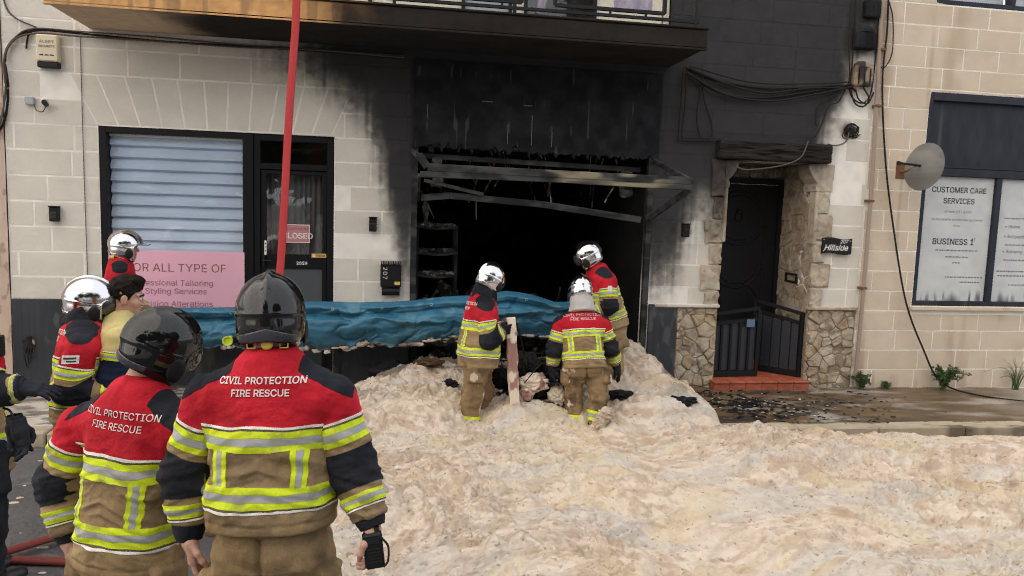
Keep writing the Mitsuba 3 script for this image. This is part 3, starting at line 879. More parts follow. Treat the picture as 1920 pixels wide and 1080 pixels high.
R1 = part(H, 'rubble_plinth', bx(3.45, 3.985, -0.004, 0.02, 0, 1.10), 'mat_rubble_joint', label='rough stone plinth left of the porch')
rubble(R1, 'stone', 3.455, 3.98, 0.02, 1.085, 0.17, 21, lambda v: v)
R2 = part(H, 'rubble_plinth', bx(5.195, 5.868, -0.004, 0.02, 0, 1.09), 'mat_rubble_joint', label='rough stone plinth right of the porch')
rubble(R2, 'stone', 5.20, 5.865, -0.02, 1.07, 0.17, 22, lambda v: v)
part(H, 'ledge', bx(3.16, 3.995, -0.055, 0.02, 1.088, 1.128, 0.008), 'mat_stone', uv=None)
part(H, 'ledge', bx(5.17, 5.872, -0.055, 0.02, 1.073, 1.113, 0.008), 'mat_rubble', uv=None)
for i, q in enumerate(quoinL + quoinR):
    x0, z0, x1, z1 = q
    j = r.uniform(-0.012, 0.012, 8)
    p = Polygon([(x0 + j[0], z0 + 0.006), (x1 - 0.004, z0 + 0.006), (x1 - 0.004, z1 - 0.006), (x0 + j[1], z1 - 0.006)] if i < 6 else [(x0 + 0.004, z0 + 0.006), (x1 + j[0], z0 + 0.006), (x1 + j[1], z1 - 0.006), (x0 + 0.004, z1 - 0.006)])
    m = block(p, 0.0, 0.03 + r.uniform(-0.006, 0.01), 0.04, 0.012, 0.004, i)
    m = m.subdivide().subdivide().subdivide(); m.merge_vertices()
    fr = np.clip((0.02 - m.vertices[:, 1]) / 0.03, 0, 1)
    m.vertices += (np.stack([meshkit.fbm(m.vertices * 12 + k_, 3, i) - .5 for k_ in (3, 40, 77)], -1) * [0.05, 0.05, 0.05]) * fr[:, None]
    part(H, 'quoin', m, 'mat_rubble', smooth=True, uv=np.tile([0.45 + 0.55 * r.random(), 0], (len(m.vertices), 1)))

# ---- porch: side walls of rough stone, door, steps
PD = 0.85
PR = part(H, 'porch', cat([bx(5.22, 5.4, 0.30, PD + 0.1, -0.1, 3.0), bx(3.8, 3.97, 0.30, PD + 0.1, -0.1, 3.0), bx(3.97, 5.22, PD, PD + 0.1, 2.74, 3.0), bx(3.97, 5.22, 0.30, PD, 2.92, 3.02)]), 'mat_rubble', label='porch of rough stone around the front door')
rubble(PR, 'stone', 0.0, PD, 0.30, 2.9, 0.24, 23, lambda v: np.stack([5.225 + v[:, 1] * 0.6, v[:, 0], v[:, 2]], -1), voids=sbox(0.30, 1.36, 0.60, 1.52))
rubble(PR, 'stone', 3.98, 5.2, 2.73, 2.9, 0.24, 24, lambda v: v + np.array([0, PD + 0.005, 0]))
part(H, 'letter_slot', cat([bx(5.195, 5.23, 0.31, 0.59, 1.375, 1.40), bx(5.195, 5.23, 0.31, 0.59, 1.475, 1.50), bx(5.195, 5.23, 0.31, 0.335, 1.40, 1.475), bx(5.195, 5.23, 0.565, 0.59, 1.40, 1.475), bx(5.225, 5.232, 0.33, 0.57, 1.39, 1.48)]), 'mat_dark_metal')
# carved corbels under the beam
for s, x in ((1, 3.97), (-1, 5.22)):
    prof = [(0, 0), (0.05, 0.0), (0.06, 0.06), (0.04, 0.10), (0.10, 0.16), (0.16, 0.27), (0.16, 0.33), (0, 0.33)]
    p = Polygon([(x + s * (a - 0.001), 2.56 + b) for a, b in prof])
    m = wall_sheet(p, [], -0.05, 0.24)
    part(H, 'corbel', m, 'mat_rubble', uv=np.tile([0.9, 0], (len(m.vertices), 1)))
    m = bx(x - 0.002, x + 0.045, -0.055, 0.10, 1.9, 2.558, 0.012) if s > 0 else bx(x - 0.045, x + 0.002, -0.055, 0.10, 1.9, 2.558, 0.012)
    part(H, 'corbel_shaft', m, 'mat_rubble', uv=np.tile([0.8, 0], (len(m.vertices), 1)))
# charred beam
mb = bx(3.84, 5.31, -0.12, 0.02, 2.905, 3.13, 0.015).subdivide().subdivide().subdivide().subdivide()
mb.vertices += (meshkit.fbm(mb.vertices * [4, 16, 16], 3)[:, None] - 0.5) * mb.vertex_normals * 0.04
part(H, 'porch_beam', mb, 'mat_burnt_wood', smooth=40, label='charred wooden beam over the porch')

D_ = part(H, 'front_door', cat([bx(3.975, 4.04, PD - 0.06, PD, 0.2, 2.735), bx(5.15, 5.215, PD - 0.06, PD, 0.2, 2.735), bx(4.04, 5.15, PD - 0.06, PD, 2.66, 2.735), bx(4.045, 5.145, PD - 0.03, PD, 0.2, 2.655)]), 'mat_gate', label='black front door with round mouldings and ring knocker')
def arc(cx, cz, rad, a0, a1, y, rr, mat, nm):
    t = np.radians(np.linspace(a0, a1, 28))
    part(D_, nm, tube(np.stack([cx + rad * np.cos(t), 0 * t + y, cz + rad * np.sin(t)], -1), rr, 6, curve=False), mat, smooth=True)
for rad, rr in ((0.36, 0.014), (0.30, 0.010)): arc(4.6, 2.2, rad, 0, 360, PD - 0.032, rr, 'mat_gate', 'moulding')
for rad, rr in ((0.36, 0.014), (0.30, 0.010)): arc(4.6, 1.62, rad, 190, 350, PD - 0.032, rr, 'mat_gate', 'moulding')
arc(4.6, 0.98, 0.36, 20, 160, PD - 0.032, 0.012, 'mat_gate', 'moulding')
for x in (4.40, 4.8):
    part(D_, 'moulding', tube([(x, PD - 0.032, 0.45), (x, PD - 0.032, 1.30)], 0.010, 6), 'mat_gate', smooth=True)
for x in (4.22, 4.98):
    part(D_, 'moulding', tube([(x, PD - 0.032, 0.45), (x, PD - 0.032, 2.5)], 0.010, 6), 'mat_gate', smooth=True)
arc(4.6, 2.22, 0.055, 0, 360, PD - 0.055, 0.009, 'mat_dark_metal', 'knocker_ring')
arc(4.6, 2.30, 0.022, 0, 360, PD - 0.05, 0.014, 'mat_dark_metal', 'knocker_boss')
# terracotta steps: front tread tiles and inner steps
ST = part(H, 'step', bx(3.93, 5.2, -0.15, PD - 0.06, -0.1, 0.155), 'mat_terracotta', label='terracotta tiled porch step')
for i in range(6):
    x0 = 3.925 + i * 0.2127
    part(ST, 'tile', bx(x0 + 0.003, x0 + 0.2095, -0.172, 0.18, 0.158, 0.186, 0.008), 'mat_terracotta')
    part(ST, 'tile', bx(x0 + 0.003, x0 + 0.2095, -0.16, -0.148, 0.04, 0.155, 0.003), 'mat_terracotta')
    part(ST, 'tile', bx(x0 + 0.003, x0 + 0.2095, 0.185, 0.47, 0.158, 0.186, 0.004), 'mat_terracotta')
for k, (y, z) in enumerate(((0.48, 0.34), (0.66, 0.50))):
    for i in range(5):
        x0 = 3.98 + i * 0.247
        part(ST, 'tile', bx(x0 + 0.003, x0 + 0.244, y, PD - 0.065, z - 0.15, z, 0.008), 'mat_terracotta')

# ---- balcony
B_ = part(H, 'balcony', cat([bx(-3.16, 3.21, -1.04, 0.0, 3.945, 4.135, 0.012)]), 'mat_balcony', label='concrete balcony slab, orange at one end and blackened by soot')
part(B_, 'drip_edge', bx(-3.158, 3.208, -1.046, -1.0, 3.925, 3.946, 0.004), 'mat_balcony')
part(B_, 'coping', bx(-3.17, 3.22, -1.055, -0.93, 4.136, 4.158, 0.006), 'mat_balcony')
rail = [bar((-3.1, -1.0, 4.215), (3.12, -1.0, 4.215), 0.03, 0.03), bar((-3.1, -1.0, 5.12), (3.12, -1.0, 5.12), 0.05, 0.03)]
RL = part(H, 'balcony_railing', cat(rail), 'mat_dark_metal', label='black iron balcony railing, warped by heat')
for x in (-3.08, -1.5, -0.02, 1.17, 3.08):
    part(RL, 'post', bar((x, -1.0, 4.13), (x, -1.0, 5.11), 0.032), 'mat_dark_metal')
for x0, x1 in ((-2.9, -1.66), (-1.3, -0.2), (0.08, 1.24), (1.58, 2.74)):
    zz = 4.275 if x0 > 0 else 4.33
    for a, b in (((x0, zz), (x1, zz)), ((x0, 5.0), (x1, 5.0)), ((x0, zz), (x0, 5.0)), ((x1, zz), (x1, 5.0))):
        part(RL, 'meander', bar((a[0], -1.0, a[1]), (b[0], -1.0, b[1]), 0.034, 0.034), 'mat_dark_metal')
    for x in np.linspace(x0 + 0.2, x1 - 0.2, 3):
        part(RL, 'baluster', bar((x, -1.0, 4.23), (x, -1.0, zz - 0.018), 0.02), 'mat_dark_metal')
# the balcony's door wall upstairs
UP = part(H, 'balcony_door', cat([bx(-1.24, 3.21, 0.14, 0.2, 4.16, 4.2), bx(-1.24, -1.18, 0.1, 0.2, 4.2, 6.38), bx(3.14, 3.2, 0.1, 0.2, 4.2, 6.38)]), 'mat_cream_door', label='wide balcony door of cream panels, partly burnt')
for x0, x1, mat in ((-1.17, -0.30, 'mat_cream_door'), (-0.28, 0.74, 'mat_cream_door'), (0.76, 1.28, 'mat_grey_plastic'), (1.30, 1.46, 'mat_cream_door'), (2.30, 3.12, 'mat_cream_door')):
    part(UP, 'panel', bx(x0, x1, 0.12, 0.16, 4.21, 6.36, 0.006), mat)
part(UP, 'pane', trimesh.Trimesh([(1.48, .13, 4.21), (2.28, .13, 4.21), (2.28, .13, 6.36), (1.48, .13, 6.36)], [[0, 1, 2], [0, 2, 3]], process=False), 'mat_glass')
for x in (-0.29, 0.75, 1.29, 1.47, 2.29):
    part(UP, 'mullion', bx(x - 0.02, x + 0.02, 0.09, 0.118, 4.2, 6.36), 'mat_dark_metal')
part(H, 'upstairs_room', room(-1.6, 3.5, 0.302, 4.8, 4.15, 6.6), 'mat_room')
part(H, 'roof_parapet', bx(-4.0, 5.88, -0.05, 0.35, 7.4, 7.6, 0.02), 'mat_mortar')
part(H, 'back', bx(-4.0, 5.86, 5.6, 9.0, -2.2, 7.2), 'mat_mortar')

# ---- shop window and door (in the opening at y = 0.10)
SW = part(H, 'shop_window', cat([bx(-3.10, -3.03, 0.01, 0.16, .93, 2.955, 0.004), bx(-1.64, -1.53, 0.01, 0.16, .93, 2.955, 0.004), bx(-3.03, -1.64, 0.01, 0.16, 2.89, 2.955, 0.004), bx(-3.03, -1.64, 0.01, 0.16, .93, 0.99, 0.004)]), 'mat_frame_black', label='black framed shop window')
part(SW, 'pane', trimesh.Trimesh([(-3.03, 0.07, .99), (-1.64, 0.07, .99), (-1.64, 0.07, 2.89), (-3.03, 0.07, 2.89)], [[0, 1, 2], [0, 2, 3]], process=False), 'mat_glass')
part(H, 'shop_room', room(-3.4, -0.3, 0.302, 4.8, 0.05, 3.15), 'mat_room', label='shop room behind window and door')
SD = part(H, 'shop_door', cat([bx(-1.528, -1.46, 0.03, 0.14, 0.1, 2.95, 0.004), bx(-0.735, -0.662, 0.03, 0.14, 0.1, 2.95, 0.004), bx(-1.46, -0.735, 0.03, 0.14, 2.57, 2.64, 0.004), bx(-1.46, -0.735, 0.03, 0.14, 2.88, 2.95, 0.004)]), 'mat_frame_black', label='black glazed shop door')
LEAF = part(H, 'shop_door_leaf', cat([bx(-1.455, -1.40, 0.05, 0.10, 0.15, 2.565, 0.004), bx(-0.79, -0.74, 0.05, 0.10, 0.15, 2.565, 0.004), bx(-1.40, -0.79, 0.05, 0.10, 1.47, 1.63, 0.004), bx(-1.40, -0.79, 0.05, 0.10, 0.15, 0.25, 0.004), bx(-1.40, -0.79, 0.05, 0.10, 2.52, 2.565, 0.004)]), 'mat_frame_black')
part(LEAF, 'panel', bx(-1.40, -0.79, 0.07, 0.085, 0.25, 1.47), 'mat_door_panel', label='grey lower panel')
def pane(x0, x1, z0, z1, y): return trimesh.Trimesh([(x0, y, z0), (x1, y, z0), (x1, y, z1), (x0, y, z1)], [[0, 1, 2], [0, 2, 3]], process=False)
part(LEAF, 'pane', pane(-1.40, -0.79, 1.63, 2.52, 0.075), 'mat_glass')
part(SD, 'transom_pane', pane(-1.46, -0.735, 2.64, 2.88, 0.08), 'mat_glass')
cu = sheet(-1.45, -0.74, 0, 1, 120, 2, lambda X, Y: 0 * X)
cv = cu.vertices.copy()
cu = trimesh.Trimesh(np.stack([cv[:, 0], 0.19 + 0.012 * np.sin(cv[:, 0] * 95 + 2 * np.sin(cv[:, 0] * 13)), 1.55 + 0.98 * cv[:, 1]], -1), cu.faces, process=False)
k = thing('door_curtain', 'dark grey gathered curtain behind the shop door glass', 'curtain')
put(k, cu, 'mat_curtain', smooth=True)
part(LEAF, 'handle', cat([bx(-1.425, -1.41, -0.005, 0.05, 1.50, 1.62, 0.003), tube([(-1.418, -0.005, 1.56), (-1.418, -0.02, 1.56), (-1.33, -0.02, 1.56)], 0.008, 8)]), 'mat_dark_metal')
part(LEAF, 'sticker', bx(-1.42, -1.395, 0.046, 0.0495, 1.62, 1.78), 'mat_white_plastic', label='narrow white sticker')
for zz in (1.66, 1.70, 1.74): part(LEAF, 'sticker_print', bx(-1.414, -1.401, 0.0445, 0.0455, zz, zz + 0.012), 'mat_print_dark')
WS = part(LEAF, 'warning_sticker', bx(-0.905, -0.745, 0.0445, 0.0490, 1.60, 1.645), 'mat_warning', label='small orange warning sticker')
part(LEAF, 'sticker_print', trimesh.Trimesh([(-0.895, 0.0435, 1.606), (-0.865, 0.0435, 1.606), (-0.88, 0.0435, 1.637)], [[0, 1, 2]], process=False), 'mat_white_plastic')
for zz in (1.61, 1.62, 1.63): part(LEAF, 'sticker_print', bx(-0.855, -0.755, 0.0430, 0.0440, zz, zz + 0.005), 'mat_rust')
part(LEAF, 'house_number', lettering('205A', 0.035, -1.01, 1.515, 0.0475, bold=True), 'mat_white_print')

# ------------------------------------------------------------------ the house on the right and the neighbour on the left
BH = thing('beige_house', 'warm beige limestone building on the right with posters in its dark window', 'house')
win_r = sbox(6.66, 1.14, 9.6, 3.86)
win_u = sbox(6.64, 4.93, 9.6, 6.2)
BW = part(BH, 'wall', wall_sheet(sbox(XD + 0.004, -0.3, 11.5, 7.2), [win_r, win_u], -0.0015, 0.30), 'mat_mortar')
courses(BW, XD + 0.006, 9.0, -0.02, 5.3, 2.866, 0.2567, [win_r, win_u, sbox(6.62, 1.03, 9.7, 1.145)], 'mat_stone', 1.0, 31, 0.46, 0.72, 0.008, 0.003, 0.0)
part(BH, 'window_sill', bx(6.62, 9.65, -0.06, 0.1, 1.085, 1.14, 0.008), 'mat_stone', uv=np.tile([0.6, 1.0], (24, 1)))
BF = part(BH, 'window', cat([bx(6.66, 6.72, 0.0, 0.12, 1.14, 3.86, 0.004), bx(6.72, 9.6, 0.0, 0.12, 1.14, 1.20, 0.004), bx(6.72, 9.6, -0.005, 0.12, 3.76, 3.86, 0.004), bx(6.72, 9.6, -0.01, 0.12, 2.82, 2.92, 0.004), bx(7.745, 7.825, 0.0, 0.12, 1.20, 2.82, 0.004), bx(8.80, 8.88, 0.0, 0.12, 1.20, 2.82, 0.004)]), 'mat_window_panel', label='dark framed window with a blind upper panel and posters below')
part(BF, 'upper_panel', bx(6.72, 9.6, 0.06, 0.09, 2.92, 3.76), 'mat_window_panel', label='dark blue blind panel streaked with rain')
part(BF, 'rail', bx(6.72, 9.6, -0.012, 0.05, 2.925, 2.95), 'mat_window_panel')
part(BH, 'room', room(6.2, 10.2, 0.302, 4.6, 0.1, 4.2), 'mat_room')
for x0, x1 in ((6.72, 7.745), (7.825, 8.80), (8.88, 9.6)):
    part(BF, 'pane', pane(x0, x1, 1.20, 2.82, 0.05), 'mat_glass')
UF = part(BH, 'upper_window', cat([bx(6.64, 6.70, 0.0, 0.12, 4.93, 6.2, 0.004), bx(6.70, 9.6, 0.0, 0.12, 4.93, 4.99, 0.004), bx(7.70, 7.76, 0.0, 0.12, 4.99, 6.2, 0.004)]), 'mat_window_panel', label='upstairs window at the top edge')
for x0, x1 in ((6.70, 7.70), (7.76, 9.6)):
    part(UF, 'pane', pane(x0, x1, 4.99, 6.2, 0.05), 'mat_glass')
    part(UF, 'blind', bx(x0, x1, 0.14, 0.15, 4.99, 6.2), 'mat_grey_plastic')
part(BH, 'back', bx(XD + 0.01, 11.4, 5.0, 9, -2.2, 7.1), 'mat_mortar')

NH = thing('plastered_house', 'neighbouring house with flaking pinkish plaster at the far left edge', 'house')
NP = sheet(-9.0, -4.006, -0.3, 7.2, 240, 120, lambda X, Y: 0 * X)
nv = NP.vertices
P = np.stack([nv[:, 0], 0 * nv[:, 0] - 0.012 - 0.03 * (meshkit.fbm(np.stack([nv[:, 0] * 3, nv[:, 1] * 3, 0 * nv[:, 0]], -1), 4, 9) - 0.5), nv[:, 1]], -1)
part(NH, 'wall', trimesh.Trimesh(P, NP.faces, process=False), 'mat_pink_plaster', smooth=True)
part(NH, 'back', bx(-9.0, -4.006, 0.06, 9, -2.2, 7.1), 'mat_pink_plaster')

# ------------------------------------------------------------------ across the street, behind the camera: what shines in helmets and glass
OH = thing('street_wall', 'low stone garden wall across the street behind the camera', 'wall')
put(OH, bx(-16, 16, -15.0, -14.6, -0.5, 1.6, 0.03), 'mat_mortar')
def far_tree(x, y, h, seed):
    r = np.random.default_rng(seed)
    k = thing('tree', ('leftmost', 'second', 'third', 'middle', 'fifth', 'sixth', 'rightmost')[seed - 50] + ' of the leafy trees behind the garden wall across the street', 'tree', 'trees across the street')
    part(k, 'trunk', tube([(x, y, -0.5), (x + 0.1, y, h * 0.3), (x, y + 0.1, h * 0.75)], [0.18, 0.14, 0.05], 8), 'mat_bark', smooth=True)
    n = 5200
    cl = r.normal(0, 1, (34, 3)) * [1.15, 0.9, h * 0.20] + [x, y, h * 0.56]
    c = cl[r.integers(0, 26, n)] + r.normal(0, 0.45, (n, 3))
    a, b = r.normal(0, 1, (n, 3)), r.normal(0, 1, (n, 3))
    a *= 0.26 / np.linalg.norm(a, axis=1, keepdims=True); b *= 0.17 / np.linalg.norm(b, axis=1, keepdims=True)
    V = np.stack([c - a, c + b, c + a, c - b], 1).reshape(-1, 3)
    i = np.arange(n)[:, None] * 4
    part(k, 'crown', trimesh.Trimesh(V, np.vstack([i + [0, 1, 2], i + [0, 2, 3]]), process=False), 'mat_leaf')
for i, (x, h) in enumerate(((-9.0, 8.6), (-5.6, 10.2), (-2.4, 8.2), (0.9, 9.8), (4.2, 8.4), (7.6, 10.6), (11.0, 8.8))):
    far_tree(x, -17.0 - (i % 3), h, 50 + i)

# ------------------------------------------------------------------ foam: one deep sheet of billowing, draining foam over road and pavement
def billow(x, y, f, seed):
    P = np.stack([x * f, y * f, np.full_like(x, 0.37 + seed)], -1)
    return np.abs(2 * meshkit.noise(P, seed) - 1)

FOAM_EDGE = Polygon([(-0.50, -5.6), (-0.52, -3.4), (-0.62, -1.7), (-0.55, -0.75), (-0.30, -0.30), (-0.02, -0.16), (0.20, -0.08), (0.24, 0.9), (3.0, 0.9), (3.06, 0.05), (3.18, -0.3), (3.42, -0.75), (3.42, -1.25), (3.30, -1.74),
                     (4.4, -1.87), (5.6, -1.90), (9.5, -1.93), (9.5, -5.6)])
def foam_height(X, Y):
    pts = shapely.points(X.ravel(), Y.ravel())
    d = shapely.distance(FOAM_EDGE.exterior, pts).reshape(X.shape)
    ins = shapely.contains(FOAM_EDGE, pts).reshape(X.shape)
    sd = np.where(ins, d, -d)
    wob = 0.16 * (meshkit.fbm(np.stack([X * 2.2, Y * 2.2, 0 * X], -1), 4, 31) - 0.5) * 2
    t = np.clip((sd + wob * 0.8) / 0.26, 0, 1)
    prof = np.sqrt(np.clip(1 - (1 - t) ** 2, 0, 1))
    # swirls where it flowed, clods where it was thrown
    w1 = meshkit.fbm(np.stack([X * 0.9, Y * 0.9, 0 * X], -1), 3, 41) - 0.5
    w2 = meshkit.fbm(np.stack([X * 0.9, Y * 0.9, 0 * X + 5], -1), 3, 43) - 0.5
    u, v = X + 0.75 * w1, Y + 0.75 * w2
    flow = np.clip((meshkit.fbm(np.stack([X * 0.6 + 3, Y * 0.9, 0 * X], -1), 2, 47) - 0.38) * 5, 0, 1) * np.clip((X - 1.0) / 1.6, 0, 1)
    warp = 0.10 * (meshkit.fbm(np.stack([X * 5, Y * 5, 0 * X], -1), 2, 61) - 0.5)
    u2, v2 = u + warp, v - warp
    clod = 0.070 * billow(u, v * 1.2, 2.6, 1) + 0.105 * (1 - billow(u2 + 3, v2 * 1.25, 5.0, 2)) + 0.090 * billow(u2, v2 * 1.15, 9.0, 3) + 0.048 * billow(u2, v2 * 1.4, 18, 4) + 0.034 * billow(u2 * .8 + X * .2, v2 * 1.9, 30, 5) + 0.016 * billow(X + warp, Y, 52, 11)
    q1, q2 = u * 0.9 - v * 0.35, v * 2.6 + u * 1.0
    str_ = 0.060 * billow(q1, q2, 1.9, 6) + 0.034 * billow(q1, q2, 4.6, 7) + 0.020 * billow(q1, q2, 9.5, 8) + 0.017 * billow(q1 + warp, q2, 19.0, 9) + 0.012 * billow(X + warp, Y, 38, 10)
    # the heap against the garage, ridges round the men's legs
    heap = 0.42 * np.exp(-((X - 2.55) / 0.50) ** 2 - ((Y + 0.25) / 0.60) ** 2) + 0.20 * np.exp(-((X - 0.50) / 0.50) ** 2 - ((Y + 0.35) / 0.45) ** 2)
    heap += 0.12 * np.exp(-((X - 0.2) / 0.5) ** 2 - ((Y + 1.0) / 0.5) ** 2) + 0.16 * np.exp(-((X - 2.9) / 0.35) ** 2 - ((Y + 0.9) / 0.5) ** 2)
    heap -= 0.11 * np.exp(-((X - 0.82) / 0.22) ** 2 - ((Y + 1.62) / 0.25) ** 2) + 0.09 * np.exp(-((X - 1.88) / 0.26) ** 2 - ((Y + 1.70) / 0.25) ** 2)
    base = 0.055 + 0.05 * meshkit.fbm(np.stack([X * 0.8, Y * 0.8, 0 * X], -1), 2, 53) + 0.05 * np.clip((-1.9 - Y) / 1.5, 0, 1) * np.clip((X - 2.5) / 2, 0, 1)
    z0 = np.where(Y > -1.66, pave_z(X, Y), road_z(X, Y))
    k = np.clip((Y + 1.95) / 0.35, 0, 1)
    z0 = road_z(X, Y) * (1 - k) + pave_z(X, Y) * k
    tex = clod * (1 - 0.8 * flow) + str_ * flow
    h = z0 - 0.03 + prof * (base + heap * prof + tex * (0.85 + 0.5 * heap))
    return h, sd + wob

def foam_at(x, y):
    h, _ = foam_height(np.array([[float(x)]]), np.array([[float(y)]]))
    return float(h[0, 0])

def foam():
    nx, ny = 1120, 780
    x = np.linspace(-0.9, 8.2, nx); y = np.linspace(-5.3, 0.85, ny)
    X, Y = np.meshgrid(x, y, indexing='ij')
    h, sd = foam_height(X, Y)
    V = np.stack([X, Y, h], -1).reshape(-1, 3)
    # overhang: clods bulge sideways a little
    i = np.arange(nx * ny).reshape(nx, ny)
    keep = (sd[:-1, :-1] > -0.06) | (sd[1:, 1:] > -0.06)
    a, b, c, d = (q[keep] for q in (i[:-1, :-1], i[1:, :-1], i[1:, 1:], i[:-1, 1:]))
    F = np.vstack([np.stack([a, b, c], 1), np.stack([a, c, d], 1)])
    s = Skin(V, F, np.zeros_like(V)).renormal()
    s = s.compact(s.f)
    k = thing('foam', 'thick cream and tan fire-fighting foam spread over road, kerb and garage entrance', 'foam', kind='stuff')
    put(k, (s.v, s.f), 'mat_foam', normals=s.n)
foam()

# ------------------------------------------------------------------ people
def unit(v):
    v = np.asarray(v, float)
    return v / max(np.linalg.norm(v), 1e-9)

def loft(tab):
    t, w, d = np.array(tab, float).T
    def f(q):
        """q: lateral, front, t along the trunk (0 hem, 1 neck)"""
        W = np.interp(q[:, 2], t, w); Dp = np.interp(q[:, 2], t, d)
        k = (np.abs(q[:, 0] / W) ** 2.5 + np.abs(q[:, 1] / Dp) ** 2.5) ** 0.4
        return (k - 1) * np.minimum(W, Dp)
    return f

TRUNK = [(-0.1, .226, .178), (0, .226, .176), (.15, .216, .172), (.36, .200, .164), (.60, .196, .158), (.76, .192, .144), (.87, .160, .122), (.95, .098, .096), (1.0, .080, .084), (1.1, .074, .078)]

def folds(P, seed, fr, amp):
    n = meshkit.fbm(P * fr, 2, seed)
    return amp * (np.abs(2 * n - 1) - 0.35)

def crease(P, seed, amp):
    """sharp-crested folds"""
    n = meshkit.fbm(P, 2, seed)
    r = 1 - np.abs(2 * n - 1)
    return amp * (r ** 3 - 0.35)

class Frame:
    def __init__(s, J):
        s.u = unit(np.subtract(J['neck'], J['hem'])); s.o = np.asarray(J['hem'], float)
        s.L = np.linalg.norm(np.subtract(J['neck'], J['hem']))
        sd = np.subtract(J['shR'], J['shL']); sd = sd - (sd @ s.u) * s.u
        s.s = unit(sd); s.f = np.cross(s.u, s.s)
    def loc(s, P):
        q = P - s.o
        return np.stack([q @ s.s, q @ s.f, (q @ s.u) / s.L], -1)

